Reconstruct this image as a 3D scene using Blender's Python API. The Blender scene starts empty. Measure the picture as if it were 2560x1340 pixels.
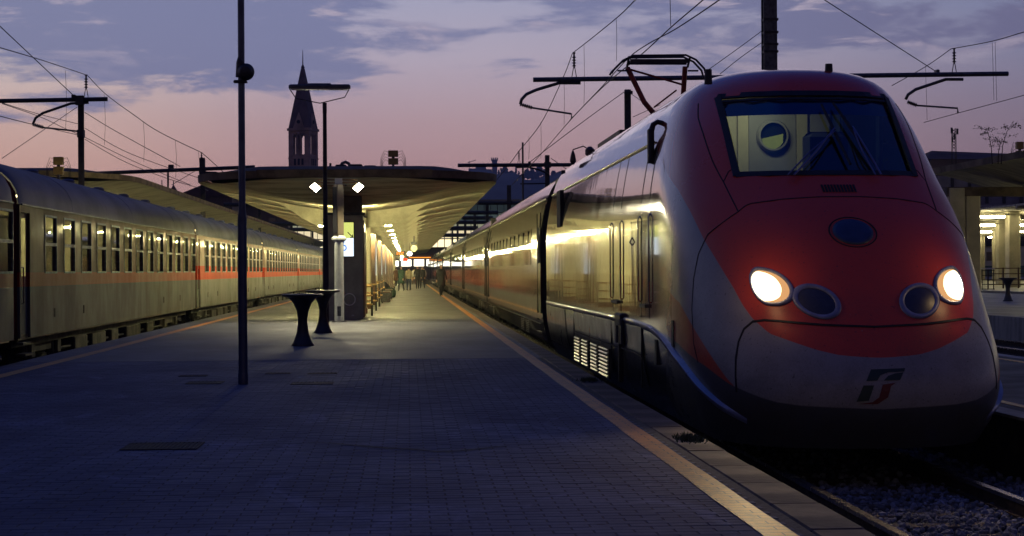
import bpy, bmesh, math, random
from mathutils import Vector, Matrix, noise
random.seed(7)
R = math.radians
scn = bpy.context.scene
COL = scn.collection
# ---------------------------------------------------------------- camera
CAMZ = 1.35
YAW = math.atan(260 / 4400)
cam_d = bpy.data.cameras.new("camera"); cam = bpy.data.objects.new("camera", cam_d); COL.objects.link(cam)
cam_d.sensor_width = 36; cam_d.lens = 36 * 4400 / 2560
cam_d.clip_start = 0.1; cam_d.clip_end = 9000
cam.location = (0, 0, CAMZ); cam.rotation_euler = (math.pi / 2 + 8 / 4400, 0, -YAW)
ROLL = R(.35)
from mathutils import Euler
cam.rotation_euler = (Euler((math.pi / 2 + 6.4 / 4400, 0, -YAW)).to_matrix() @ Matrix.Rotation(-ROLL, 3, 'Z')).to_euler()
scn.camera = cam
# ---------------------------------------------------------------- world
def lin(c):
    return tuple((x / 255 / 12.92) if x <= 10 else ((x / 255 + .055) / 1.055) ** 2.4 for x in c) + (1,)
world = bpy.data.worlds.new("World"); scn.world = world; world.use_nodes = True
class NT:
    def __init__(s, tree): s.t = tree; s.n = tree.nodes; s.l = tree.links
    def node(s, kind, **kw):
        n = s.n.new(kind)
        for k, v in kw.items(): setattr(n, k, v)
        return n
    def put(s, sock, v):
        if v is None: return
        if hasattr(v, "is_linked") or isinstance(v, bpy.types.NodeSocket): s.l.new(v, sock)
        else: sock.default_value = v
    def math(s, op, a, b=None, c=None, clamp=False):
        n = s.node("ShaderNodeMath", operation=op, use_clamp=clamp)
        for i, v in enumerate((a, b, c)):
            if v is not None: s.put(n.inputs[i], v)
        return n.outputs[0]
    def mix(s, f, a, b, mode='MIX'):
        n = s.node("ShaderNodeMix", data_type='RGBA', blend_type=mode)
        s.put(n.inputs[0], f); s.put(n.inputs[6], a); s.put(n.inputs[7], b)
        return n.outputs[2]
    def maprange(s, v, a, b, c=0.0, d=1.0, smooth=False):
        n = s.node("ShaderNodeMapRange", interpolation_type='SMOOTHSTEP' if smooth else 'LINEAR')
        s.put(n.inputs[0], v)
        for i, q in enumerate((a, b, c, d)): n.inputs[i + 1].default_value = q
        return n.outputs[0]
    def ramp(s, v, stops):
        n = s.node("ShaderNodeValToRGB"); e = n.color_ramp.elements
        while len(e) < len(stops): e.new(0.5)
        for el, (p, c) in zip(e, stops): el.position = p; el.color = c
        s.put(n.inputs[0], v); return n.outputs[0]
    def noise(s, vec, scale, detail=4, rough=.55, dist=0.0):
        n = s.node("ShaderNodeTexNoise")
        if vec is not None: s.l.new(vec, n.inputs["Vector"])
        n.inputs["Scale"].default_value = scale; n.inputs["Detail"].default_value = detail
        n.inputs["Roughness"].default_value = rough; n.inputs["Distortion"].default_value = dist
        return n.outputs["Fac"]
    def mapping(s, vec, scale=(1, 1, 1), loc=(0, 0, 0), rot=(0, 0, 0)):
        n = s.node("ShaderNodeMapping"); s.l.new(vec, n.inputs[0])
        n.inputs[1].default_value = loc; n.inputs[2].default_value = rot; n.inputs[3].default_value = scale
        return n.outputs[0]
    def curve(s, v, pts, x0, x1, y0, y1):
        f = s.maprange(v, x0, x1)
        n = s.node("ShaderNodeFloatCurve"); s.put(n.inputs["Value"], f)
        c = n.mapping.curves[0]
        P = [((x - x0) / (x1 - x0), (y - y0) / (y1 - y0)) for x, y in pts]
        c.points[0].location = P[0]; c.points[1].location = P[-1]
        for p in P[1:-1]: c.points.new(*p)
        for p in c.points: p.handle_type = 'VECTOR'
        n.mapping.update()
        return s.maprange(n.outputs[0], 0, 1, y0, y1)

w = NT(world.node_tree); w.n.clear()
tc = w.node("ShaderNodeTexCoord")
sp = w.node("ShaderNodeSeparateXYZ"); w.l.new(tc.outputs["Generated"], sp.inputs[0])
el = sp.outputs[2]
skyc = w.ramp(el, [(0.0, lin((170, 130, 136))), (.035, lin((202, 156, 158))), (.06, lin((202, 162, 164))), (.085, lin((194, 164, 172))),
                   (.12, lin((188, 176, 194))), (.16, lin((168, 170, 198))), (.26, lin((44, 64, 120))), (1.0, lin((5, 46, 128)))])
yy = w.math('MAXIMUM', w.math('ABSOLUTE', sp.outputs[1]), .05)
az = w.math('DIVIDE', sp.outputs[0], yy)
rightdim = w.maprange(az, 0.02, .42, 0, 1, True)
skyc = w.mix(w.math('MULTIPLY', rightdim, .80), skyc, w.mix(1.0, skyc, lin((150, 170, 200)), 'MULTIPLY'))
leftglow = w.math('MULTIPLY', w.maprange(az, -.03, -.22, 0, 1, True), w.maprange(az, -2.0, -.6, 0, 1, True))
skyc = w.mix(leftglow, skyc, w.mix(1.0, skyc, (1.34, 1.33, 1.07, 1), 'MULTIPLY'))
leftdim = w.maprange(az, -0.6, -2.5, 0, .55, True)
skyc = w.mix(leftdim, skyc, lin((70, 72, 112)))
# streaky dusk clouds
cv = w.node("ShaderNodeCombineXYZ"); w.l.new(az, cv.inputs[0]); w.l.new(el, cv.inputs[1])
n1 = w.noise(w.mapping(cv.outputs[0], (5.5, 30, 1), (1.3, 2.15, 0)), 1.0, 8, .62, .3)
n2 = w.noise(w.mapping(cv.outputs[0], (14, 60, 1), (4.1, 0.2, 3)), 1.0, 6, .6, .4)
dens = w.math('ADD', n1, w.math('MULTIPLY', w.math('SUBTRACT', n2, .5), .75))
leftw = w.maprange(az, .02, -.12, 0, 1, True)
highw = w.math('ADD', w.maprange(el, .07, .14, -.30, .07, True), w.math('MULTIPLY', leftw, w.maprange(el, .06, .10, 0, .07, True)))
dens = w.math('ADD', dens, w.math('ADD', highw, w.math('MULTIPLY', leftw, .12)))
cm = w.maprange(dens, .45, .61, 0, 1, True)
cm = w.math('MULTIPLY', cm, w.maprange(el, .068, .09, 0, .92, True))
cm = w.math('MULTIPLY', cm, w.maprange(el, .5, .25, 0, 1, True))
cloudc = w.mix(rightdim, lin((124, 129, 168)), lin((108, 107, 142)))
skyc2 = w.mix(cm, skyc, cloudc)
holes = w.math('MULTIPLY', w.maprange(n2, .55, .68, 0, .85, True), w.maprange(el, .10, .14, 0, 1, True))
holes = w.math('MULTIPLY', holes, w.maprange(el, .4, .2, 0, 1, True))
skyc2 = w.mix(holes, skyc2, lin((196, 182, 198)))
# the sky behind the camera is already night blue
backc = w.mix(w.maprange(el, .25, .8, 0, 1, True), lin((80, 62, 50)), lin((5, 38, 112)))
back = w.maprange(sp.outputs[1], .15, -.35, 0, 1, True)
skyc2 = w.mix(w.math('MULTIPLY', back, .85), skyc2, backc)
below = w.maprange(el, 0, -.03, 0, 1)
skyc2 = w.mix(below, skyc2, lin((30, 30, 42)))
nish = w.node("ShaderNodeTexSky", sky_type='NISHITA', sun_disc=False, sun_elevation=R(-1.5), sun_rotation=R(20))
bg = w.node("ShaderNodeBackground"); w.l.new(skyc2, bg.inputs[0]); bg.inputs[1].default_value = 1.0
bg2 = w.node("ShaderNodeBackground"); w.l.new(nish.outputs[0], bg2.inputs[0]); bg2.inputs[1].default_value = 0.02
ad = w.node("ShaderNodeAddShader"); w.l.new(bg.outputs[0], ad.inputs[0]); w.l.new(bg2.outputs[0], ad.inputs[1])
wo = w.node("ShaderNodeOutputWorld"); w.l.new(ad.outputs[0], wo.inputs[0])
# ---------------------------------------------------------------- last glow of the set sun (very weak, very soft)
sd = bpy.data.lights.new("sun", 'SUN'); sd.energy = 0.02; sd.angle = R(20); sd.color = (1, .72, .62)
so = bpy.data.objects.new("sun", sd); COL.objects.link(so); so.rotation_euler = (R(80), 0, R(170))
scn.view_settings.view_transform = 'Standard'; scn.view_settings.look = 'None'
scn.view_settings.exposure = 0.0; scn.view_settings.gamma = 1.0; scn.view_settings.use_curve_mapping = False
scn.cycles.use_denoising = True
scn.cycles.max_bounces = 7; scn.cycles.diffuse_bounces = 3; scn.cycles.glossy_bounces = 4
scn.cycles.transmission_bounces = 6; scn.cycles.sample_clamp_indirect = 6
scn.cycles.caustics_reflective = False; scn.cycles.caustics_refractive = False
# ---------------------------------------------------------------- helpers
def at(px, py, Y):
    """photo pixel + distance down the platform -> world point"""
    dx, dy = px - 1280, py - 670
    px, py = 1280 + dx * math.cos(ROLL) - dy * math.sin(ROLL), 670 + dx * math.sin(ROLL) + dy * math.cos(ROLL)
    k = (px - 1280) / 4400; c, s = math.cos(YAW), math.sin(YAW)
    X = Y * (s + k * c) / (c - k * s)
    d = Y * c + X * s
    return Vector((X, Y, CAMZ + (676.4 - py) * d / 4400))
def tag(o, label=None, cat=None, group=None, kind=None):
    if label: o["label"] = label
    if cat: o["category"] = cat
    if group: o["group"] = group
    if kind: o["kind"] = kind
    return o
def empty(name, loc=(0, 0, 0), rz=0):
    o = bpy.data.objects.new(name, None); COL.objects.link(o); o.location = loc; o.rotation_euler = (0, 0, rz)
    o.empty_display_size = .1
    return o
class MB:
    def __init__(s): s.v = []; s.f = []; s.m = []; s.uv = None
    def add(s, vs, fs, mi=0):
        b = len(s.v); s.v += [tuple(p) for p in vs]; s.f += [tuple(b + i for i in f) for f in fs]; s.m += [mi] * len(fs); return s
    def box(s, x0, x1, y0, y1, z0, z1, mi=0, M=None):
        vs = [Vector((x, y, z)) for z in (z0, z1) for x, y in ((x0, y0), (x1, y0), (x1, y1), (x0, y1))]
        if M is not None: vs = [M @ p for p in vs]
        return s.add(vs, [(0, 3, 2, 1), (4, 5, 6, 7), (0, 1, 5, 4), (1, 2, 6, 5), (2, 3, 7, 6), (3, 0, 4, 7)], mi)
    def bevbox(s, x0, x1, y0, y1, z0, z1, b, mi=0, M=None):
        # box with its vertical and top edges chamfered
        vs = []
        for z, i in ((z0, 0), (z1 - b, 0), (z1, b)):
            X0, X1, Y0_, Y1_ = x0 + i, x1 - i, y0 + i, y1 - i
            for x, y in ((X0 + b, Y0_), (X1 - b, Y0_), (X1, Y0_ + b), (X1, Y1_ - b), (X1 - b, Y1_), (X0 + b, Y1_), (X0, Y1_ - b), (X0, Y0_ + b)):
                vs.append(Vector((x, y, z)))
        if M is not None: vs = [M @ p for p in vs]
        fs = [tuple(range(7, -1, -1)), tuple(range(16, 24))]
        for r in range(2):
            for k in range(8):
                fs.append((r * 8 + k, r * 8 + (k + 1) % 8, (r + 1) * 8 + (k + 1) % 8, (r + 1) * 8 + k))
        return s.add(vs, fs, mi)
    def cyl(s, p, q, r, n=10, r2=None, mi=0, caps=True):
        p = Vector(p); q = Vector(q); r2 = r if r2 is None else r2
        d = (q - p).normalized(); a = d.orthogonal().normalized(); b = d.cross(a)
        vs = []
        for c, rr in ((p, r), (q, r2)):
            for k in range(n):
                t = 2 * math.pi * k / n; vs.append(c + (a * math.cos(t) + b * math.sin(t)) * rr)
        fs = [(k, (k + 1) % n, n + (k + 1) % n, n + k) for k in range(n)]
        if caps: fs += [tuple(range(n - 1, -1, -1)), tuple(range(n, 2 * n))]
        return s.add(vs, fs, mi)
    def tube(s, pts, r, n=6, mi=0):
        pts = [Vector(p) for p in pts]; rings = []; up = None
        for i, p in enumerate(pts):
            d = (pts[min(i + 1, len(pts) - 1)] - pts[max(i - 1, 0)]).normalized()
            if up is None: a = d.orthogonal().normalized()
            else:
                a = up - d * up.dot(d)
                a = a.normalized() if a.length > 1e-5 else d.orthogonal().normalized()
            up = a; b = d.cross(a)
            rr = r[i] if isinstance(r, (list, tuple)) else r
            rings.append([p + (a * math.cos(2 * math.pi * k / n) + b * math.sin(2 * math.pi * k / n)) * rr for k in range(n)])
        vs = [v for g in rings for v in g]; fs = []
        for i in range(len(pts) - 1):
            for k in range(n): fs.append((i * n + k, i * n + (k + 1) % n, (i + 1) * n + (k + 1) % n, (i + 1) * n + k))
        fs += [tuple(range(n - 1, -1, -1)), tuple(range((len(pts) - 1) * n, len(pts) * n))]
        return s.add(vs, fs, mi)
    def lathe(s, prof, c=(0, 0, 0), n=24, mi=0, axis='Z', caps=True):
        c = Vector(c); vs = []
        for r, z in prof:
            for k in range(n):
                t = 2 * math.pi * k / n
                if axis == 'Z': vs.append(c + Vector((r * math.cos(t), r * math.sin(t), z)))
                elif axis == 'X': vs.append(c + Vector((z, r * math.cos(t), r * math.sin(t))))
                else: vs.append(c + Vector((r * math.cos(t), z, -r * math.sin(t))))
        m = len(prof); fs = []
        for i in range(m - 1):
            for k in range(n): fs.append((i * n + k, i * n + (k + 1) % n, (i + 1) * n + (k + 1) % n, (i + 1) * n + k))
        if caps: fs += [tuple(range(n - 1, -1, -1)), tuple(range((m - 1) * n, m * n))]
        return s.add(vs, fs, mi)
    def grid(s, rows, mi=0, closed=False, flip=False):
        n = len(rows[0]); vs = [p for r in rows for p in r]; fs = []
        for i in range(len(rows) - 1):
            for k in range(n if closed else n - 1):
                q = (i * n + k, i * n + (k + 1) % n, (i + 1) * n + (k + 1) % n, (i + 1) * n + k)
                fs.append(q[::-1] if flip else q)
        return s.add(vs, fs, mi)
    def prism(s, poly, d, mi=0):
        # poly: 3d points, extruded by vector d
        d = Vector(d); n = len(poly); P = [Vector(p) for p in poly]
        return s.add(P + [p + d for p in P], [tuple(range(n - 1, -1, -1)), tuple(range(n, 2 * n))] +
                     [(k, (k + 1) % n, n + (k + 1) % n, n + k) for k in range(n)], mi)
    def build(s, name, mats, parent=None, smooth=False, angle=None, loc=None):
        me = bpy.data.meshes.new(name); me.from_pydata(s.v, [], s.f)
        if not isinstance(mats, (list, tuple)): mats = [mats]
        for m in mats: me.materials.append(m)
        me.polygons.foreach_set("material_index", s.m)
        if smooth: me.polygons.foreach_set("use_smooth", [True] * len(s.f))
        me.update()
        if smooth and angle: me.set_sharp_from_angle(angle=R(angle))
        o = bpy.data.objects.new(name, me); COL.objects.link(o)
        if parent is not None: o.parent = parent
        if loc is not None: o.location = loc
        return o
def copy_tree(o, parent=None):
    c = o.copy(); COL.objects.link(c)
    if parent is not None: c.parent = parent
    for ch in list(o.children): copy_tree(ch, c)
    return c
def recalc(o):
    bm = bmesh.new(); bm.from_mesh(o.data); bmesh.ops.recalc_face_normals(bm, faces=bm.faces); bm.to_mesh(o.data); bm.free(); return o
def spans(a, b, n): return [a + (b - a) * i / (n - 1) for i in range(n)]
def smooth01(t): t = max(0., min(1., t)); return t * t * (3 - 2 * t)
def lerp(pts, x):
    if x <= pts[0][0]: return pts[0][1]
    for (a, b), (c, d) in zip(pts, pts[1:]):
        if x <= c: return b + (d - b) * (x - a) / (c - a)
    return pts[-1][1]
# ---------------------------------------------------------------- materials
def mat(name, col, rough=.6, metal=0., var=.25, scale=6., bump=.0, coat=0., col2=None, emis=None, es=0., vec='Object', streak=None, spec=.5):
    m = bpy.data.materials.new(name); m.use_nodes = True
    g = NT(m.node_tree); b = g.n["Principled BSDF"]
    c = tuple(col) + (1,)
    b.inputs["Roughness"].default_value = rough; b.inputs["Metallic"].default_value = metal
    b.inputs["Specular IOR Level"].default_value = spec
    if coat: b.inputs["Coat Weight"].default_value = coat; b.inputs["Coat Roughness"].default_value = .04
    if var or bump:
        t = g.node("ShaderNodeTexCoord"); v = t.outputs[vec]
        if streak: v = g.mapping(v, streak)
        f = g.noise(v, scale, 6, .6)
        c2 = tuple(col2) + (1,) if col2 else tuple(x * (1 - var * 1.6) for x in col) + (1,)
        cc = g.mix(g.maprange(f, .38, .66, 0, 1, True), c, c2)
        g.l.new(cc, b.inputs["Base Color"])
        rr = g.maprange(f, .3, .7, max(.02, rough - .1 * var * 2), min(1, rough + .15 * var * 2))
        g.l.new(rr, b.inputs["Roughness"])
        if bump:
            bn = g.node("ShaderNodeBump"); bn.inputs["Strength"].default_value = bump; bn.inputs["Distance"].default_value = .02
            g.l.new(g.noise(v, scale * 4, 5), bn.inputs["Height"]); g.l.new(bn.outputs[0], b.inputs["Normal"])
    else: b.inputs["Base Color"].default_value = c
    if emis: b.inputs["Emission Color"].default_value = tuple(emis) + (1,); b.inputs["Emission Strength"].default_value = es
    return m
def glow(name, col, s):
    m = bpy.data.materials.new(name); m.use_nodes = True; g = NT(m.node_tree); g.n.clear()
    e = g.node("ShaderNodeEmission"); e.inputs[0].default_value = tuple(col) + (1,); e.inputs[1].default_value = s
    o = g.node("ShaderNodeOutputMaterial"); g.l.new(e.outputs[0], o.inputs[0]); return m
WARM = (1.0, .88, .40)
M = {}
M['steel'] = mat("galvanised_steel", (.10, .11, .13), .5, .5, .3, 8)
M['darksteel'] = mat("dark_steel", (.035, .035, .04), .55, .3, .3, 8)
M['black'] = mat("black_rubber", (.012, .012, .014), .6, 0, .2, 8)
M['lamp_blue'] = mat("blue_grey_pole_paint", (.055, .075, .13), .35, .2, .25, 4)
M['tube'] = glow("fluorescent_tube", (1.0, .87, .38), 2100.0)
M['tube_far'] = glow("fluorescent_tube_far", (1, .88, .5), 60.0)
M['tubec'] = glow('fluorescent_tube_old', WARM, 160.0)
M['flood'] = glow("floodlight_glass", (1, .93, .68), 42.0)
M['wire'] = mat("overhead_wire", (.02, .018, .02), .6, .3, 0)
M['insul'] = mat("brown_insulator", (.05, .025, .02), .3, 0, .2)
M['concrete'] = mat("canopy_concrete", (.52, .49, .37), .75, 0, .28, .9, .12, streak=(1, 4, 1))
M['fascia'] = mat("canopy_fascia", (.16, .12, .08), .8, 0, .35, 1.5, .2)
M['column'] = mat("column_stone", (.50, .46, .33), .5, 0, .18, 1.2, .05)
M['roofing'] = mat("black_roofing", (.03, .028, .035), .9, 0, .3, 2, .3)
M['brown'] = mat("brown_panel", (.10, .045, .02), .35, 0, .2, 3)
M['brass'] = mat("brass_rail", (.26, .16, .07), .3, .8, .15, 4)
M['kiosk'] = mat("grey_green_cladding", (.34, .35, .28), .35, .1, .15, 2)
M['whitepole'] = mat("white_pole_paint", (.62, .66, .62), .4, 0, .12, 5)
M['tablem'] = mat("black_table_plastic", (.018, .018, .024), .38, 0, .3, 6, .1)
M['rail'] = mat("rail_head", (.42, .40, .38), .25, .9, .2, 5)
M['railside'] = mat("rusty_rail_side", (.05, .03, .02), .8, .2, .3, 8)
M['glassdark'] = mat("dark_window_glass", (.012, .015, .016), .035, 0, 0, spec=.9)
M['chrome'] = mat("bright_steel", (.6, .6, .58), .2, 1., .1)
M['yellowbox'] = mat("ochre_box", (.36, .25, .06), .5, 0, .2, 4)
M['rubber'] = mat("black_bellows", (.01, .01, .012), .5, 0, .2)
M['under'] = mat("underframe_grime", (.035, .03, .025), .8, .2, .4, 3, .3)
M['stone_kerb'] = mat("brown_kerb_stone", (.11, .075, .06), .8, 0, .45, 1.6, .35, col2=(.055, .04, .035))
M['signw'] = glow("sign_white", (.78, .90, 1.0), 1.35)
M['signy'] = glow("sign_yellow", (.74, .80, .20), 1.0)
M['signb'] = mat("sign_black_ink", (.01, .01, .01), .6, 0, 0)
M['signblue'] = glow("sign_blue", (.03, .18, .8), 1.0)
M['orange'] = glow("orange_led", (1., .30, .03), 2.2)
M['redled'] = glow("red_led", (1., .05, .02), 1.6)
M['whiteled'] = glow("white_board", (1., .95, .75), 3.0)

# ================================================================ ground, platforms, tracks
PEX, PLX = 2.36, -5.95            # platform edges
g = MB(); g.grid([[(x, y, -.80) for x in spans(-3000, 3000, 25)] for y in spans(-400, 6000, 25)], flip=False)
m = mat("dark_ballast_ground", (.045, .042, .04), .9, 0, .4, .5, .6)
tag(g.build("ground", m), "dark ground of the station yard", kind='structure')
# platform material with pavers for the far part
def paver_mat():
    m = bpy.data.materials.new("grey_pavers"); m.use_nodes = True; g = NT(m.node_tree); b = g.n["Principled BSDF"]
    t = g.node("ShaderNodeTexCoord"); v = t.outputs["Object"]
    br = g.node("ShaderNodeTexBrick"); g.l.new(v, br.inputs["Vector"])
    br.inputs["Scale"].default_value = 1; br.inputs["Brick Width"].default_value = .21; br.inputs["Row Height"].default_value = .105
    br.inputs["Mortar Size"].default_value = .004; br.inputs["Color1"].default_value = (.118, .122, .140, 1); br.inputs["Color2"].default_value = (.094, .097, .115, 1)
    br.inputs["Mortar"].default_value = (.075, .072, .07, 1)
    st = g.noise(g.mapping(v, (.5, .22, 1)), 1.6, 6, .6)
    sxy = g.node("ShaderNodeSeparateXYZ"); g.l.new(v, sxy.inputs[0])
    lit_tint = g.mix(g.maprange(sxy.outputs[1], 46, 56, 0, 1, True), br.outputs[0], g.mix(1.0, br.outputs[0], (1.15, 1.12, 1.0, 1), 'MULTIPLY'))  # painted light: paving colour raised under the canopy for a brighter floor
    c = g.mix(g.maprange(st, .36, .66, .0, .5, True), lit_tint, (.085, .085, .09, 1))
    g.l.new(c, b.inputs["Base Color"])
    g.l.new(g.maprange(st, .3, .7, .6, .8), b.inputs["Roughness"]); b.inputs["Specular IOR Level"].default_value = .35
    bn = g.node("ShaderNodeBump"); bn.inputs["Strength"].default_value = .3; bn.inputs["Distance"].default_value = .004
    g.l.new(g.math('ADD', br.outputs["Fac"], g.noise(v, 30, 3)), bn.inputs["Height"]); bn.invert = True
    g.l.new(bn.outputs[0], b.inputs["Normal"]); return m
def stone_mat(name, base, dark):
    m = bpy.data.materials.new(name); m.use_nodes = True; g = NT(m.node_tree); b = g.n["Principled BSDF"]
    geo = g.node("ShaderNodeNewGeometry"); t = g.node("ShaderNodeTexCoord")
    oi = g.node("ShaderNodeObjectInfo")
    pos = geo.outputs["Position"]
    rnd = geo.outputs["Random Per Island"]
    rr = g.math('FRACT', g.math('ADD', rnd, g.math('MULTIPLY', oi.outputs["Random"], 7.3)))
    c = g.mix(rr, base + (1,), dark + (1,))
    st = g.noise(g.mapping(pos, (.5, .22, 1)), 1.6, 6, .6)
    c = g.mix(g.maprange(st, .36, .68, 0, .55, True), c, tuple(x * .55 for x in dark) + (1,))
    vg = g.node("ShaderNodeTexVoronoi"); g.l.new(g.mapping(pos, (1, 1, 0)), vg.inputs["Vector"]); vg.inputs["Scale"].default_value = 2.1
    c = g.mix(g.math('MULTIPLY', g.math('LESS_THAN', vg.outputs["Distance"], .055), .55), c, (.035, .035, .04, 1))
    st2 = g.noise(g.mapping(pos, (1.2, .5, 1), (4, 9, 0)), .9, 8, .7, 1.2)
    c = g.mix(g.maprange(st2, .54, .66, 0, .45, True), c, tuple(x * 1.7 for x in base) + (1,))
    fine = g.noise(pos, 45, 4)
    c = g.mix(g.maprange(fine, .4, .7, 0, .35), c, tuple(x * .5 for x in dark) + (1,))
    g.l.new(c, b.inputs["Base Color"])
    g.l.new(g.maprange(st, .3, .7, .72, .9), b.inputs["Roughness"]); b.inputs["Specular IOR Level"].default_value = .3
    bn = g.node("ShaderNodeBump"); bn.inputs["Strength"].default_value = .35; bn.inputs["Distance"].default_value = .003
    g.l.new(fine, bn.inputs["Height"]); g.l.new(bn.outputs[0], b.inputs["Normal"]); return m
M['paver'] = stone_mat("paving_blocks", (.128, .148, .200), (.098, .113, .160))
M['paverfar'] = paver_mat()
M['mortar'] = mat("sandy_joint", (.062, .062, .066), .9, 0, .3, 20, .2)
KX = 2.06                          # where the kerb stones begin on the right
NEAR0, NEAR1 = 7.0, 27.1
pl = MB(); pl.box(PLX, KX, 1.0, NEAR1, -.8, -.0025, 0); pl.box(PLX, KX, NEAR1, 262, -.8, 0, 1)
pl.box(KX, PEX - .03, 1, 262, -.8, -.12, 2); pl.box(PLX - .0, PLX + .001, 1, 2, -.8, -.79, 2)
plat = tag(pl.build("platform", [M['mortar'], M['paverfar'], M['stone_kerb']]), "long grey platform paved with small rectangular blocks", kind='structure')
# paving blocks, running bond: the ones that show largest are parts, the rest one joined part
bw, bd = .21, .105
p0 = MB(); p0.bevbox(-.1022, .1022, -.0500, .0500, -.02, 0, .004)
proto = None; count = 0
far = MB(); rng = random.Random(3)
blocks = []
rows = int((NEAR1 - NEAR0) / bd)
for r in range(rows):
    y = NEAR0 + (r + .5) * bd
    off = bw / 2 if r % 2 else 0
    x = PLX + .18 + off
    while x + .1 < KX - .005:
        blocks.append((x, y)); x += bw
def in_view(x, y):
    k = math.atan2(x, y) - YAW
    return abs(k) < .30 and y > 8.75
singles = 0
for x, y in blocks:
    if not in_view(x, y): 
        if y < 8.5: continue
    z = rng.uniform(-.0012, .0012)
    if singles < 300 and in_view(x, y) and y > 8.85 and not (1.72 < x < 1.98):
        if proto is None:
            proto = p0.build("paving_block", M['paver'], plat); o = proto
        else:
            o = proto.copy(); COL.objects.link(o)
        o.location = (x, y, z); o.rotation_euler = (rng.uniform(-.004, .004), rng.uniform(-.004, .004), rng.uniform(-.006, .006)); singles += 1
    else:
        jx, jy = rng.uniform(-.0015, .0015), rng.uniform(-.001, .001)
        b = .0035; X0, X1, Y0_, Y1_ = x - .1022 + jx, x + .1022 + jx, y - .05 + jy, y + .05 + jy
        vs = [(X0, Y0_, z - .018), (X1, Y0_, z - .018), (X1, Y1_, z - .018), (X0, Y1_, z - .018),
              (X0 + b, Y0_ + b, z), (X1 - b, Y0_ + b, z), (X1 - b, Y1_ - b, z), (X0 + b, Y1_ - b, z)]
        far.add(vs, [(4, 5, 6, 7), (0, 1, 5, 4), (1, 2, 6, 5), (2, 3, 7, 6), (3, 0, 4, 7)])
tag(far.build("paving_blocks_beyond", M['paver'], plat), kind='stuff')
# kerb stones on both edges, each a part
kproto = MB(); kproto.bevbox(0, PEX - KX - .004, -.496, .496, -.13, 0, .012)
ks = kproto.build("kerb_stone", M['stone_kerb'], plat); ks.location = (KX + .004, 4.5, 0.001)
for i in range(1, 110):
    c = ks.copy(); COL.objects.link(c); c.location = (KX + .004 + rng.uniform(-.004, .004), 4.5 + i * 1.0, .001 + rng.uniform(-.002, .003)); c.rotation_euler = (0, rng.uniform(-.004, .004), rng.uniform(-.002, .002))
k2 = MB(); k2.box(KX + .004, PEX, 114.1, 262, -.13, .001)
tag(k2.build("kerb_stones_beyond", M['stone_kerb'], plat), kind='stuff')
# yellow safety lines (worn paint over the blocks)
def paint_mat():
    m = bpy.data.materials.new("worn_yellow_paint"); m.use_nodes = True; g = NT(m.node_tree); b = g.n["Principled BSDF"]
    geo = g.node("ShaderNodeNewGeometry"); pos = geo.outputs["Position"]
    n = g.noise(g.mapping(pos, (1, .5, 1)), 5, 8, .7); n2 = g.noise(pos, 40, 4)
    f = g.maprange(g.math('ADD', n, g.math('MULTIPLY', n2, .35)), .58, .86, 0, .75, True)
    c = g.mix(f, (.72, .27, .008, 1), (.36, .15, .02, 1))
    br = g.node("ShaderNodeTexBrick"); g.l.new(g.mapping(pos, (1, 1, 1), (-(PLX + .18 - .105), -NEAR0, 0)), br.inputs["Vector"]); br.inputs["Scale"].default_value = 1
    br.inputs["Brick Width"].default_value = .21; br.inputs["Row Height"].default_value = .105; br.inputs["Mortar Size"].default_value = .0045
    c = g.mix(g.math('MULTIPLY', br.outputs["Fac"], .7), c, (.06, .045, .03, 1))
    g.l.new(c, b.inputs["Base Color"]); b.inputs["Roughness"].default_value = .5
    bn = g.node("ShaderNodeBump"); bn.inputs["Strength"].default_value = .5; bn.inputs["Distance"].default_value = .004; bn.invert = True
    g.l.new(g.math('ADD', br.outputs["Fac"], g.math('MULTIPLY', n2, .4)), bn.inputs["Height"]); g.l.new(bn.outputs[0], b.inputs["Normal"])
    return m
M['yellow'] = paint_mat()
yl = MB(); yl.grid([[(1.782 + .004 * math.sin(y * 1.7), y, .0045), (1.958 + .003 * math.sin(y * 2.3 + 1), y, .0045)] for y in spans(4, 250, 400)], flip=True)
tag(yl.build("yellow_line", M['yellow']), "worn yellow safety line along the red train's side", kind='structure')
yl = MB(); yl.grid([[(-5.42 + .02 * max(0, 60 - y) / 60 - max(0, 30 - y) * .008, y, .0045), (-5.22 + .02 * max(0, 60 - y) / 60 - max(0, 30 - y) * .008, y, .0045)] for y in spans(4, 200, 200)], flip=True)
tag(yl.build("yellow_line", M['yellow']), "worn yellow safety line along the old coaches", kind='structure')
# rust grates and slots in the paving
M['rust'] = mat("rusty_iron", (.014, .009, .008), .7, .3, .3, 30, .3)
def grate(px0, px1, py0, py1, label, bars):
    a = at(px0, py1, 1); Yn = CAMZ * 4400 / (py1 - 678); Yf = CAMZ * 4400 / (py0 - 678)
    x0 = at(px0, py1, Yn).x; x1 = at(px1, py1, Yn).x
    e = empty("drain_grate", ((x0 + x1) / 2, (Yn + Yf) / 2, .002)); tag(e, label, "grate")
    hw, hd = (x1 - x0) / 2, (Yf - Yn) / 2
    f = MB(); t = .02
    f.box(-hw, hw, -hd, -hd + t, 0, .006); f.box(-hw, hw, hd - t, hd, 0, .006); f.box(-hw, -hw + t, -hd + t, hd - t, 0, .006); f.box(hw - t, hw, -hd + t, hd - t, 0, .006)
    f.box(-hw + t, hw - t, -hd + t, hd - t, 0.0, .001)
    f.build("grate_frame", M['rust'], e)
    w0 = 2 * (hw - t) / bars
    bar = MB(); bar.box(-w0 * .33, w0 * .33, -hd + t, hd - t, .001, .005)
    bp = bar.build("grate_bar", M['rust'], e)
    for i in range(bars):
        if i: b = bp.copy(); COL.objects.link(b)
        else: b = bp
        b.location = (-hw + t + (i + .5) * w0, 0, 0)
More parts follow.
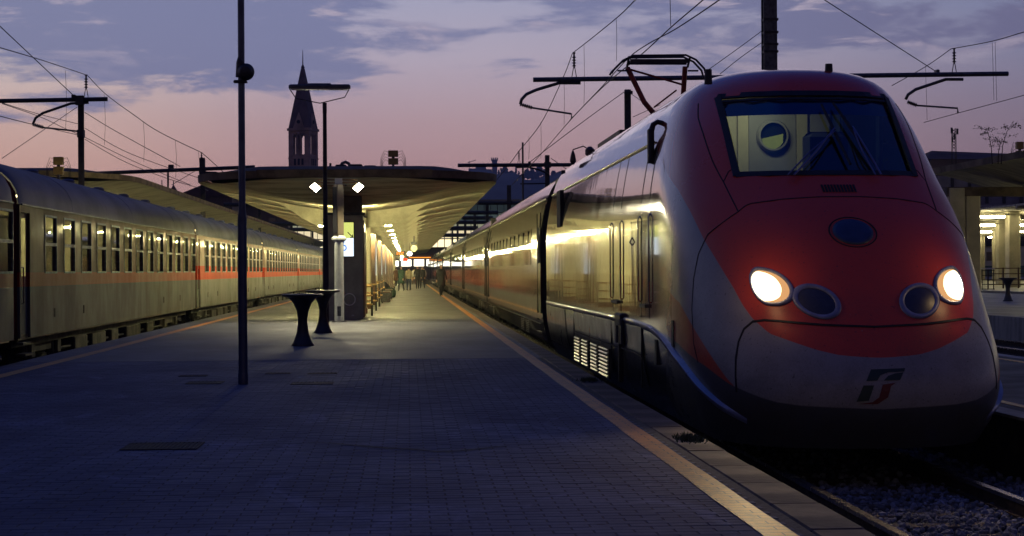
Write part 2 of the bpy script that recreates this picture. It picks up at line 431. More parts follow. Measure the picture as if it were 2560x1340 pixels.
grate(298, 492, 1100, 1117, "large rusty drain grate in the foreground paving", 16)
grate(462, 552, 949, 955, "rusty drain slot just left of the near lamp post's foot", 8)
grate(445, 515, 933, 936, "thin dark slot furthest left of the near lamp post", 6)
grate(725, 832, 953, 959, "speckled worn drain grate right of the near lamp post", 10)
grate(662, 725, 929, 932, "thin dark slot just right of the near lamp post", 6)
grate(768, 842, 930, 933, "thin dark slot furthest right of the near lamp post", 6)
# rubber skid mark
M['mark'] = mat("rubber_mark", (.012, .009, .010), .75, 0, .35, 40)
mk = MB(); pts = [(770, 1103), (830, 1106), (900, 1113), (960, 1119), (1030, 1123), (1090, 1130), (1150, 1129), (1200, 1124), (1240, 1120), (1275, 1117)]
row = []
for i, (a, b) in enumerate(pts):
    Y = CAMZ * 4400 / (b - 678); p = at(a, b, Y); wd = .012 + .02 * math.sin(i / 9 * 3.1)
    row.append([(p.x, Y - wd, .0042), (p.x, Y + wd, .0042)])
mk.grid(row)
tag(mk.build("skid_mark", M['mark']), "curved dark rubber mark across the foreground paving", "mark")

# ---- tracks
M['sleeper'] = mat("old_sleeper", (.06, .045, .035), .85, 0, .4, 3, .3)
def track(xc, y0, y1, label, detail=True):
    e = empty("track", (xc, 0, -.55)); tag(e, label, "track")
    for s in (-1, 1):
        r = MB()
        r.box(s * .7175 + (0 if s > 0 else -.07), s * .7175 + (.07 if s > 0 else 0), y0, y1, -.035, 0, 0)
        c = s * (.7175 + .035)
        r.box(c - .01, c + .01, y0, y1, -.13, -.035, 1); r.box(c - .065, c + .065, y0, y1, -.15, -.13, 1)
        r.build("rail", [M['rail'], M['railside']], e)
    sl = MB(); sl.bevbox(-1.3, 1.3, -.12, .12, -.3, -.152, .02)
    if detail:
        sp_ = sl.build("sleeper", M['sleeper'], e); sp_.location = (0, y0 + .3, 0)
        n = int(min(60, (y1 - y0 - .6) / .62))
        for i in range(1, n): c = sp_.copy(); COL.objects.link(c); c.location = (0, y0 + .3 + i * .62, 0)
    return e
track(4.27, 3, 262, "track under the red high speed train")
track(-8.35, 3, 262, "track under the old coaches on the left")
track(12.0, 10, 262, "first empty track beyond the low platform right of the train", False)
track(14.9, 10, 262, "second empty track beyond the low platform right of the train", False)
# ballast stones near the right hand corner
M['ballast'] = stone_mat("ballast_stone", (.34, .37, .44), (.09, .10, .12))
bs = MB(); rb = random.Random(11)
ico = bmesh.new(); bmesh.ops.create_icosphere(ico, subdivisions=1, radius=1); iv = [v.co.copy() for v in ico.verts]; iff = [tuple(v.index for v in f.verts) for f in ico.faces]; ico.free()
def stones(mb, n, x0, x1, y0, y1, z, hill=0):
    for i in range(n):
        x, y = rb.uniform(x0, x1), rb.uniform(y0, y1)
        s = rb.uniform(.018, .045); rot = Matrix.Rotation(rb.uniform(0, 6.28), 3, (rb.random(), rb.random(), rb.random() + .1))
        sc = Vector((s, s * rb.uniform(.6, 1), s * rb.uniform(.45, .8)))
        off = Vector((x, y, z + rb.uniform(-.02, .02)))
        mb.add([off + rot @ Vector((p.x * sc.x * rb.uniform(.8, 1.2), p.y * sc.y, p.z * sc.z)) for p in iv], iff)
stones(bs, 9500, 2.4, 5.9, 8.5, 16.5, -.715); stones(bs, 1800, 2.4, 5.9, 16.5, 24, -.715)
tag(bs.build("ballast", M['ballast']), "blue grey ballast stones between the rails", kind='stuff')
gb = MB(); gb.grid([[(x, y, -.745 + .01 * math.sin(x * 9 + y * 7)) for x in spans(2.38, 5.95, 12)] for y in spans(3, 60, 60)])
tag(gb.build("ballast_bed", mat("ballast_fines", (.06, .06, .065), .9, 0, .4, 14, .8)), kind='structure')
# ---- low platform right of the train
pb = MB(); pb.box(5.96, 9.9, 5, 262, -.8, -.13, 0); pb.box(5.9, 6.16, 5, 262, -.13, -.10, 1); pb.box(9.7, 9.96, 5, 262, -.13, -.10, 1)
pb.box(6.16, 9.7, 5, 262, -.13, -.104, 2)
tag(pb.build("platform", [M['under'], mat("pale_kerb", (.30, .28, .25), .7, 0, .25, 2), mat("asphalt_platform", (.075, .072, .07), .75, 0, .35, 1.2, .3)]), "narrow low platform beyond the red train", kind='structure')
yl = MB(); yl.box(6.35, 6.47, 5, 200, -.104, -.0995); yl.box(9.35, 9.47, 5, 200, -.104, -.0995)
tag(yl.build("yellow_line", M['yellow']), kind='structure')
# ---- far right platforms
pc = MB(); pc.box(16.6, 31, 46, 262, -.8, -.02, 0); pc.box(16.5, 16.85, 46, 262, -.8, 0, 1); pc.box(16.85, 31, 46, 262, -.02, .002, 2)
tag(pc.build("platform", [M['under'], M['concrete'], mat("worn_pale_paving", (.22, .21, .19), .6, 0, .3, .8, .1)]), "pale platform far right", kind='structure')
pc = MB(); pc.box(34, 90, 78, 262, -.8, 0, 0)
tag(pc.build("platform", mat("worn_pale_paving_far", (.26, .24, .2), .5, 0, .3, .5, .1)), "lit platforms furthest right", kind='structure')
# left of the old coaches
pc = MB(); pc.box(-20, -11.6, 40, 262, -.8, 0, 0)
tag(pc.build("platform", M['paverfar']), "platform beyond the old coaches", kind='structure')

# ================================================================ red high speed train: locomotive
YF = [(.25,.40),(.45,.22),(.65,.12),(.85,.12),(1.1,.22),(1.4,.42),(1.73,.70),(2.0,.93),(2.25,1.18),(2.5,1.5),(2.81,1.95),(3.2,2.38),(3.76,2.97),(3.9,3.08),(4.03,3.30),(4.13,3.75),(4.2,4.8)]
WZ = [(.25,1.30),(.45,1.40),(.8,1.48),(1.1,1.51),(2.5,1.51),(2.8,1.49),(3.1,1.44),(3.39,1.38),(3.6,1.31),(3.76,1.235),(3.9,1.13),(4.02,.97),(4.11,.76),(4.17,.46),(4.2,.04)]
LZ = [(.25,1.6),(1.5,2.0),(2.8,2.0),(3.7,1.7),(4.2,1.3)]
def smoothlut(pts, wid):
    def f(x): return (lerp(pts, x - wid) + 2 * lerp(pts, x) + lerp(pts, x + wid)) / 4
    return f
fYF, fWZ, fLZ = smoothlut(YF, .06), smoothlut(WZ, .05), smoothlut(LZ, .1)
PP = 2.5; LEND = 19.55
def surf(u, v):
    sd_ = -1 if u < 0 else 1; u = abs(u)
    W = fWZ(v) if v < 4.14 else lerp(WZ, v); L = fLZ(v); yf = fYF(v); xk = min(.92, .85 * W)
    if u <= .92:
        x = xk * u / .92; y = L * (1 - (1 - (x / W) ** PP) ** (1 / PP))
    elif u <= 3.2:
        ak = math.asin((xk / W) ** (PP / 2)); a = ak + (math.pi / 2 - ak) * (u - .92) / 2.28
        x = W * math.sin(a) ** (2 / PP); y = L * (1 - max(0, math.cos(a)) ** (2 / PP))
    else:
        f = (u - 3.2) / (LEND - 3.2); x = W; y = L + (LEND - yf - L) * f
    return Vector((sd_ * x, yf + y, v))
def snorm(u, v):
    e = .01
    a = surf(u + e, v) - surf(u - e, v); b = surf(u, min(4.15, v + e)) - surf(u, min(4.15, v + e) - 2 * e)
    n = a.cross(b)
    if abs(u) > 3.2: n = Vector((math.copysign(max(abs(n.x), 1e-6), u), n.y, n.z))
    n.normalize()
    if n.y > 0 and abs(u) < 3: n = -n
    if abs(u) >= 3 and n.x * u < 0: n = -n
    return n
def sp_off(u, v, off): return surf(u, v) + snorm(u, v) * off
def train_paint(loco):
    m = bpy.data.materials.new("train_paint" if loco else "coach_paint"); m.use_nodes = True
    g = NT(m.node_tree); b = g.n["Principled BSDF"]
    t = g.node("ShaderNodeTexCoord"); s = g.node("ShaderNodeSeparateXYZ"); g.l.new(t.outputs["Object"], s.inputs[0])
    z = s.outputs[2]; pos = t.outputs["Object"]
    silver, red, grey = (.60, .58, .57, 1), (.56, .058, .020, 1), (.06, .063, .07, 1)
    def step(a, bb, wdt=.012): return g.math('MULTIPLY_ADD', g.math('SUBTRACT', a, bb), 1 / wdt, .5, clamp=True)
    if loco:
        uvn = g.node("ShaderNodeSeparateXYZ"); g.l.new(t.outputs["UV"], uvn.inputs[0]); U = uvn.outputs[0]
        rim = g.curve(z, [(1.08, -.1), (1.11, .35), (1.16, .56), (1.225, .74), (1.32, .98), (1.44, 1.2), (1.56, 1.33), (1.73, 1.46), (2.0, 1.72), (2.2, 1.92), (2.5, 2.12), (2.75, 2.36), (3.05, 2.95), (3.3, 3.55), (3.5, 4.5), (3.8, 5.6), (4.2, 5.9)], 1.0, 4.3, -.2, 6)
        redm = g.math('MULTIPLY', step(rim, U, .02), step(z, 1.09))
        top = g.curve(U, [(1.7, .80), (1.86, .86), (2.4, 1.2), (3.03, 1.56), (3.6, 1.68), (5.67, 1.82), (9, 1.86), (20, 1.86)], 0, 20, .5, 4)
        wed = g.math('MULTIPLY', step(top, z), step(U, 1.75, .05))
        bot = g.curve(U, [(0, .63), (.72, .66), (1.2, .72), (1.8, .82), (2.4, .97), (3.45, 1.14), (5.37, 1.30), (7, 1.33), (20, 1.33)], 0, 20, .5, 4)
        dark = step(bot, z)
        mask = g.math('MAXIMUM', redm, wed)
    else:
        mask = g.math('MULTIPLY', step(z, 1.33), step(1.93, z)); dark = step(.78, z)
        grey = (.20, .20, .2, 1)
    c = g.mix(mask, g.mix(g.maprange(s.outputs[1], 2.0, 4.2, 0, 1, True), (.28, .265, .25, 1), (.19, .19, .205, 1)) if loco else (.19, .19, .205, 1), red if loco else (.80, .035, .018, 1))
    c = g.mix(dark, c, grey)
    dirt = g.noise(g.mapping(pos, (1, .6, 1)), 2.2, 8, .68)
    sp1 = g.noise(pos, 60, 3, .6)
    low = g.maprange(z, 2.4, .6, .03, .40)
    dm = g.math('MULTIPLY', g.maprange(g.math('ADD', dirt, g.math('MULTIPLY', sp1, .5)), .62, .95, 0, 1, True), low)
    c = g.mix(dm, c, (.045, .038, .032, 1))
    if loco:
        vo = g.node("ShaderNodeTexVoronoi"); g.l.new(pos, vo.inputs["Vector"]); vo.inputs["Scale"].default_value = 9
        chip = g.math('MULTIPLY', g.math('LESS_THAN', vo.outputs["Distance"], .055), g.maprange(g.noise(pos, 2.5, 3), .52, .6, 0, 1))
        chip = g.math('MULTIPLY', chip, g.maprange(s.outputs[1], 1.6, 1.2, 0, 1)); c = g.mix(g.math('MULTIPLY', chip, .7), c, (.30, .26, .22, 1))
        fly = g.noise(pos, 34, 2, .5); c = g.mix(g.math('MULTIPLY', g.maprange(fly, .66, .74, 0, .6), g.maprange(s.outputs[1], 3, 1.5, 0, 1)), c, (.03, .022, .018, 1))
    g.l.new(c, b.inputs["Base Color"])
    g.l.new(g.math('MULTIPLY', g.math('SUBTRACT', 1, g.math('MAXIMUM', mask, dark)), .92 if not loco else g.maprange(s.outputs[1], 2.0, 4.2, 0, .92, True)), b.inputs["Metallic"])
    ro = g.math('ADD', g.maprange(dirt, .3, .7, .07, .16), g.math('MULTIPLY', dm, .3))
    if loco: ro = g.math('ADD', ro, g.maprange(s.outputs[1], 2.0, 4.2, .22, 0, True))
    g.l.new(ro, b.inputs["Roughness"])
    b.inputs["Specular IOR Level"].default_value = .35
    # gloss lacquer: clean on the flanks, road film on the nose
    if loco:
        y = s.outputs[1]
        cw = g.maprange(y, 2.0, 4.2, .05, 1.0, True); g.l.new(cw, b.inputs["Coat Weight"])
        g.l.new(g.math('MULTIPLY_ADD', g.maprange(y, 2.0, 4.2, 1, 0, True), .35, g.math('MULTIPLY_ADD', g.maprange(z, 1.4, .6, 0, 1), .2, .035)), b.inputs["Coat Roughness"])
    else:
        b.inputs["Coat Weight"].default_value = .7; b.inputs["Coat Roughness"].default_value = .06
    b.inputs["Coat IOR"].default_value = 1.65
    bn = g.node("ShaderNodeBump"); bn.inputs["Strength"].default_value = .5; bn.inputs["Distance"].default_value = .0034
    g.l.new(g.noise(g.mapping(pos, (1, 1.5, .5)), 1.5, 2, .4), bn.inputs["Height"])
    g.l.new(bn.outputs[0], b.inputs["Coat Normal"]); g.l.new(bn.outputs[0], b.inputs["Normal"])
    return m
M['loco'] = train_paint(True); M['coachp'] = train_paint(False)
M['seam'] = mat("panel_gap", (.008, .006, .006), .8, 0, 0)
loco = empty("locomotive", (4.27, 15.5, -.55)); tag(loco, "red and silver high speed locomotive with round nose and two bright headlights", "locomotive")
us = [0, .15, .3, .45, .6, .75, .84, .92] + [.92 + 2.28 * i / 22 for i in range(1, 23)] + [3.5, 3.9, 4.3, 4.8, 5.4, 6, 7, 8.5, 10, 12, 14, 16, 18, LEND]
vs_ = [.25, .35, .45, .55, .65, .75, .85, .95, 1.05, 1.15, 1.3, 1.45, 1.6, 1.75, 1.9, 2.05, 2.2, 2.35, 2.5, 2.62, 2.74, 2.85, 2.97, 3.1, 3.2, 3.3, 3.39, 3.46, 3.54, 3.62, 3.69, 3.76, 3.82, 3.88, 3.94, 3.99, 4.03, 4.07, 4.1, 4.13, 4.155, 4.175, 4.19, 4.2]
ucol = [-u for u in reversed(us[1:])] + us
def grid_mesh(name, ulist, vlist, m, parent, skip=None, off=0., smooth=True):
    V = []; UV = []; F = []
    for v in vlist:
        for u in ulist: V.append(tuple(sp_off(u, v, off) if off else surf(u, v))); UV.append((abs(u), v))
    n = len(ulist)
    for i in range(len(vlist) - 1):
        for k in range(n - 1):
            if skip and skip((ulist[k] + ulist[k + 1]) / 2, (vlist[i] + vlist[i + 1]) / 2): continue
            F.append((i * n + k, i * n + k + 1, (i + 1) * n + k + 1, (i + 1) * n + k))
    me = bpy.data.meshes.new(name); me.from_pydata(V, [], F); me.materials.append(m)
    uvl = me.uv_layers.new(name="livery")
    for l in me.loops: uvl.data[l.index].uv = UV[l.vertex_index]
    if smooth: me.polygons.foreach_set("use_smooth", [True] * len(F))
    me.update(); o = bpy.data.objects.new(name, me); COL.objects.link(o); o.parent = parent; return o
body = grid_mesh("body", ucol, vs_, M['loco'], loco, skip=lambda u, v: abs(u) < .92 and 2.85 < v < 3.76)
# windshield: frame, sun band, glass, cab behind it
def strip(mb, pts, wdt, off, mi=0, sub=6):
    # flat dark band lying on the body along (u, v) points
    P = []
    for (a, b), (c, d) in zip(pts, pts[1:]):
        for i in range(sub): t = i / sub; P.append((a + (c - a) * t, b + (d - b) * t))
    P.append(pts[-1])
    rows_ = []
    W3 = [sp_off(u, v, off) for u, v in P]; N3 = [snorm(u, v) for u, v in P]
    for i, p in enumerate(W3):
        d = (W3[min(i + 1, len(W3) - 1)] - W3[max(0, i - 1)]); s_ = d.cross(N3[i]).normalized() * wdt / 2
        rows_.append([p - s_ - N3[i] * (off + .004), p - s_, p + s_, p + s_ - N3[i] * (off + .004)])
    mb.grid(rows_, mi)
def glass_mat(name, tint, tw, ref=.9):
    m = bpy.data.materials.new(name); m.use_nodes = True; g = NT(m.node_tree); g.n.clear()
    tr = g.node("ShaderNodeBsdfTransparent"); tr.inputs[0].default_value = tuple(tint) + (1,)
    gl = g.node("ShaderNodeBsdfGlossy"); gl.inputs["Roughness"].default_value = .03
    fr = g.node("ShaderNodeFresnel"); fr.inputs[0].default_value = 2.1
    mx = g.node("ShaderNodeMixShader"); g.l.new(fr.outputs[0], mx.inputs[0]); g.l.new(tr.outputs[0], mx.inputs[1]); g.l.new(gl.outputs[0], mx.inputs[2])
    o = g.node("ShaderNodeOutputMaterial"); g.l.new(mx.outputs[0], o.inputs[0]); return m
M['screen'] = glass_mat("windshield_glass", (.56, .70, .76), 1)
ug = [-.905, -.7, -.45, -.2, 0, .2, .45, .7, .905]
ws = grid_mesh("windshield", ug, [2.865, 3.0, 3.2, 3.4, 3.56, 3.745], M['screen'], loco, off=-.02)
fr = MB()
for pts in ([(-.92, 2.85), (-.92, 3.76)], [(.92, 2.85), (.92, 3.76)], [(-.92, 2.86), (.92, 2.86)], [(-.92, 3.76), (.92, 3.76)]): strip(fr, pts, .075, .012)
strip(fr, [(-.92, 3.70), (.92, 3.70)], .03, .008)
fr.build("windshield_frame", M['black'], loco)
vis = MB(); vis.grid([[sp_off(u, v, .0) + Vector((0, d, 0)) for u in ug] for v, d in ((3.79, -.05), (3.80, .03))]); 
sb = bpy.data.materials.new("blue_sun_band"); sb.use_nodes = True; sb.node_tree.nodes["Principled BSDF"].inputs["Base Color"].default_value = (.02, .11, .42, 1); sb.node_tree.nodes["Principled BSDF"].inputs["Roughness"].default_value = .25
sb.node_tree.nodes["Principled BSDF"].inputs["Emission Color"].default_value = (.01, .05, .2, 1); sb.node_tree.nodes["Principled BSDF"].inputs["Emission Strength"].default_value = 0
band = MB(); band.grid([[surf(u, v) + snorm(u, v) * -.05 for u in ug] for v in (3.56, 3.65, 3.745)]); band.build("sun_band", sb, loco)
M['cabwall'] = mat("cab_wall_cream", (.42, .38, .22), .6, 0, .12, 2)
M['cabdark'] = mat("cab_dark_blue", (.02, .035, .08), .6, 0, .2, 2)
M['cabgrey'] = mat("cab_door_grey", (.26, .25, .20), .5, 0, .1, 2)
yb = 4.45
cab = MB(); cab.box(-1.0, .62, yb, yb + .04, 2.3, 3.88, 0); cab.box(.62, 1.0, yb - .4, yb - .36, 2.3, 3.86, 1); cab.box(.60, .64, yb - .36, yb, 2.3, 3.86, 1)
cab.box(-1.0, 1.0, 2.9, yb, 2.25, 2.3, 1); cab.box(-1.04, -1.0, 3.9, yb, 2.3, 3.7, 0); cab.box(1.0, 1.04, 3.9, yb, 2.3, 3.7, 1)
cab.box(-.8, .8, 3.9, yb, 3.90, 3.93, 1)
cab.build("cab_interior", [M['cabwall'], M['cabdark']], loco)
dr = MB(); dr.box(-.37, .17, yb - .03, yb - .003, 2.31, 3.84, 0); dr.box(-.50, -.38, yb - .05, yb - .003, 2.31, 3.87, 1); dr.box(.18, .30, yb - .05, yb - .003, 2.31, 3.87, 1)
dr.box(.34, .56, yb - .035, yb - .003, 2.31, 3.87, 0)
dd = dr.build("cab_door", [M['cabgrey'], M['cabwall']], loco)
ph = MB(); ph.lathe([(.15, -.07), (.17, -.07), (.19, -.03), (.19, 0), (.15, 0)], (-.10, yb - .03, 3.42), 32, 0, 'Y', False)
ph.build("porthole_rim", M['cabgrey'], dd, True, 40)
ph = MB(); ph.lathe([(.001, -.012), (.15, -.012), (.15, -.002)], (-.10, yb - .03, 3.42), 32, 0, 'Y'); ph.build("porthole_glass", M['glassdark'], dd)
ph = MB(); ph.prism([(-.10 + .13 * math.cos(R(a)), yb - .046, 3.40 + .13 * math.sin(R(a))) for a in (185, 210, 235, 260, 285, 310, 335, 20)], (0, .003, 0)); ph.build("porthole_view", mat("lit_corridor", (.3, .3, .08), .5, 0, .2, 3, emis=(.42, .46, .10), es=.16), dd)
seat = MB(); seat.bevbox(.12, .62, 3.75, 3.92, 2.35, 3.42, .06); seat.bevbox(.14, .60, 3.4, 3.86, 2.6, 2.72, .04); seat.build("driver_seat", mat("seat_cloth", (.02, .025, .05), .9, 0, .2), loco)
dk = MB(); dk.prism([(-1.05, 2.75, 2.72), (-1.05, 3.35, 2.86), (-1.05, 3.35, 2.3), (-1.05, 2.75, 2.3)], (2.1, 0, 0)); dk.build("driver_desk", M['cabdark'], loco)
pp = MB(); pp.box(.12, .40, 3.12, 3.26, 2.85, 2.86, 0, Matrix.Rotation(.1, 4, 'Z')); pp.build("papers", mat("white_paper", (.6, .55, .45), .7, 0, .1, 30), loco)
cl = bpy.data.lights.new("cab_lamp", 'AREA'); cl.energy = 6; cl.color = (1, .90, .58); cl.shape = 'RECTANGLE'; cl.size = .5; cl.size_y = .1
clo = bpy.data.objects.new("cab_lamp", cl); COL.objects.link(clo); clo.parent = loco; clo.location = (-.45, 3.75, 3.93); clo.rotation_euler = (R(25), 0, 0)
# wipers
wp = MB()
def wiper(b0, tip0, tip1):
    w_ = MB()
    def q(u, v, o=.05): return sp_off(u, v, o)
    w_.tube([q(*b0), q((b0[0] + (tip0[0] + tip1[0]) / 2) / 2, (b0[1] + (tip0[1] + tip1[1]) / 2) / 2, .07), q((tip0[0] + tip1[0]) / 2, (tip0[1] + tip1[1]) / 2 + .05, .05)], .012, 6, 0)
    w_.tube([q(b0[0] - .06, b0[1]), q((b0[0] + (tip0[0] + tip1[0]) / 2) / 2 - .06, (b0[1] + (tip0[1] + tip1[1]) / 2) / 2, .07), q((tip0[0] + tip1[0]) / 2, (tip0[1] + tip1[1]) / 2 + .02, .05)], .009, 6, 0)
    w_.tube([q(*tip0, .035), q((tip0[0] + tip1[0]) / 2, (tip0[1] + tip1[1]) / 2, .04), q(*tip1, .035)], [.014, .02, .014], 6, 1)
    w_.build("wiper", [mat("wiper_arm", (.16, .17, .28), .3, .6, 0), M['black']], loco)
wiper((-.40, 2.80), (.08, 3.60), (.20, 2.93)); wiper((.48, 2.80), (.21, 3.62), (.46, 2.95))
# panel gaps
sm = MB()
for sg in (-1, 1):
    for pts in ([(1.62, 3.71), (1.62, 3.54), (1.5, 3.35), (1.35, 3.02), (1.2, 2.79), (1.08, 2.47)],
                [(.87, 2.55), (1.08, 2.47), (1.5, 2.34), (1.8, 2.25), (2.13, 2.05), (2.37, 1.81), (2.58, 1.5), (2.7, 1.18), (2.66, 1.0)],
                [(1.2, 2.79), (1.06, 2.90), (.96, 2.93)],
                [(1.70, .76), (1.68, .90), (1.62, 1.07), (1.52, 1.22), (1.38, 1.34), (1.2, 1.41), (1.0, 1.425), (.87, 1.42), (.48, 1.385), (0, 1.365)]):
        strip(sm, [(sg * a, b) for a, b in pts], .013 if pts[0][0] != 1.70 else .022, .003)
strip(sm, [(-.87, 2.55), (-.57, 2.59), (-.2, 2.61), (.2, 2.61), (.57, 2.59), (.87, 2.55)], .013, .003)
sm.build("panel_gap", M['seam'], loco)
# vent below the windshield: a row of little slots
vt = MB()
for i in range(11): 
    u0 = -.16 + i * .032; vt.grid([[sp_off(u0, v, .006), sp_off(u0 + .022, v, .006)] for v in (2.655, 2.735)])
vt.build("nose_vent", M['seam'], loco)
# nose cover oval, lamps
def disc(cu, cv, a, b, tilt, rings, name, m, parent, n=40):
    mb = MB(); rows_ = []
    for s_, off in rings:
        row = []
        for k in range(n):
            t = 2 * math.pi * k / n; x, y = a * s_ * math.cos(t), b * s_ * math.sin(t)
            du, dv = x * math.cos(tilt) - y * math.sin(tilt), x * math.sin(tilt) + y * math.cos(tilt)
            row.append(sp_off(cu + du, cv + dv, off))
        rows_.append(row)
    mb.grid(rows_, 0, closed=True)
    o = mb.build(name, m, parent, True); recalc(o); return o
disc(0, 2.25, .195, .125, 0, [(1.22, -.02), (1.2, .004), (1.14, .004), (1.12, -.02)], "coupler_cover_gap", M['seam'], loco)
disc(0, 2.25, .195, .125, 0, [(1.0, -.02), (1.0, .008), (.8, .012), (.4, .014), (.01, .015)], "nose_badge", mat("dark_blue_badge", (.03, .045, .10), .35, 0, .2, 10), loco)
M['rim'] = mat("lamp_rim_blue_grey", (.20, .22, .33), .4, .1, .2, 10)
hl_glass = glow("headlight_reflector", (1.0, .50, .20), .75); hl_core = glow("headlight_beam", (1.0, .93, .75), 14); hl_mid = glow("headlight_halo", (1.0, .80, .48), 2.6)
hl2 = mat("unlit_lamp_glass", (.035, .033, .045), .35, 0, .15, 20)
for sg in (-1, 1):
    t = sg * .33
    h = disc(sg * .90, 1.735, .20, .145, t, [(1.22, -.02), (1.2, .012), (1.12, .022), (1.02, .012), (.99, .0)], "headlight", M['rim'], loco)
    disc(sg * .90, 1.735, .20, .145, t, [(1.0, .004), (.7, .012), (.3, .016), (.01, .017)], "reflector", hl_glass, h)
    disc(sg * .905 + .030 * (-1 if sg < 0 else 1), 1.733, .155, .122, t, [(1.12, .010), (1.0, .018), (.5, .022), (.01, .023)], "glow_ring", hl_mid, h)
    disc(sg * .905 + .045 * (-1 if sg < 0 else 1), 1.735, .120, .098, t, [(1.12, .018), (1.0, .024), (.5, .03), (.01, .031)], "bulb", hl_core, h)
    h = disc(sg * .485, 1.595, .19, .135, t, [(1.16, -.02), (1.14, .010), (1.05, .018), (.88, .012), (.85, .0)], "marker_light", M['rim'], loco)
    disc(sg * .485, 1.595, .165, .115, t, [(1.0, .004), (.7, .012), (.3, .018), (.01, .02)], "lens", hl2, h)
    sl_ = bpy.data.lights.new("headlight_beam", 'SPOT'); sl_.energy = 110; sl_.color = (1, .72, .38); sl_.spot_size = R(100); sl_.spot_blend = .9; sl_.shadow_soft_size = .08
    so_ = bpy.data.objects.new("headlight_beam", sl_); COL.objects.link(so_); so_.parent = loco; p = sp_off(sg * .90, 1.735, .10); so_.location = p
    so_.rotation_euler = (R(80), 0, R(180))
    pl_ = bpy.data.lights.new("flare_fill", 'POINT'); pl_.energy = 2.2; pl_.color = (1, .66, .30); pl_.shadow_soft_size = .10  # added light floating ahead of each headlight, imitates lens flare on the hood
    po_ = bpy.data.objects.new("flare_fill", pl_); COL.objects.link(po_); po_.parent = loco; po_.location = sp_off(sg * .90, 1.735, .42)
# operator emblem on the nose
def emb(poly, m, name):
    P = []
    for cx, cy in poly:
        px, py = cx / 2.977 + 1700, cy / 2.977 + 900
        P.append(((px - 2200) / 288, .83 - (py - 975) / 282))
    # subdivide edges, fan from centroid
    Q = []
    for (a, b), (c, d) in zip(P, P[1:] + P[:1]): Q += [(a, b), ((a + c) / 2, (b + d) / 2)]
    mb = MB(); mb.add([sp_off(a, b, .005) for a, b in Q], [tuple(range(len(Q)))])
    o = mb.build(name, m, loco)
    bm = bmesh.new(); bm.from_mesh(o.data); bmesh.ops.triangulate(bm, faces=bm.faces); bm.to_mesh(o.data); bm.free()
eg = mat("emblem_green", (.006, .026, .018), .5, 0, 0); er = mat("emblem_red", (.13, .008, .008), .5, 0, 0)
emb([(1400, 92), (1670, 85), (1660, 110), (1530, 115), (1470, 135), (1440, 175), (1355, 178)], eg, "emblem_letter")
emb([(1530, 140), (1590, 122), (1652, 117), (1620, 172), (1490, 175)], eg, "emblem_letter")
emb([(1330, 210), (1412, 210), (1370, 325), (1275, 332)], eg, "emblem_letter")
emb([(1480, 205), (1590, 190), (1545, 215), (1520, 300), (1440, 350), (1280, 350), (1400, 335), (1450, 300)], er, "emblem_letter")
# ridge between flank and skirt
for sg in (-1, 1):
    rg = MB(); rpts = [(1.5, .50), (2.13, .64), (2.7, .80), (3.3, .98), (3.9, 1.10), (4.5, 1.19), (5.4, 1.26), (7, 1.285), (12, 1.285), (19.5, 1.285)]
    P = []
    for (a, b), (c, d) in zip(rpts, rpts[1:]):
        for i in range(6): tt = i / 6; P.append((a + (c - a) * tt, b + (d - b) * tt))
    P.append(rpts[-1]); rows_ = []
    for u, v in P:
        k = lerp([(1.5, .0), (2.4, .05), (3.6, .065), (5, .03), (7, .018), (20, .018)], u)
        rows_.append([sp_off(sg * u, v + .012, 0), sp_off(sg * u, v - .004, k), sp_off(sg * u, v - .02 - k * .4, k * 1.02), sp_off(sg * u, v - .04 - k * 1.2, 0)])
    rg.grid(rows_, 0); rg.build("skirt_ridge", mat("ridge_paint", (.20, .23, .36), .3, .1, .15, 3, coat=.6), loco, True, 50)
M['skirt'] = mat("grey_skirt_paint", (.06, .065, .075), .3, .1, .25, 2.5, .04, coat=.6)
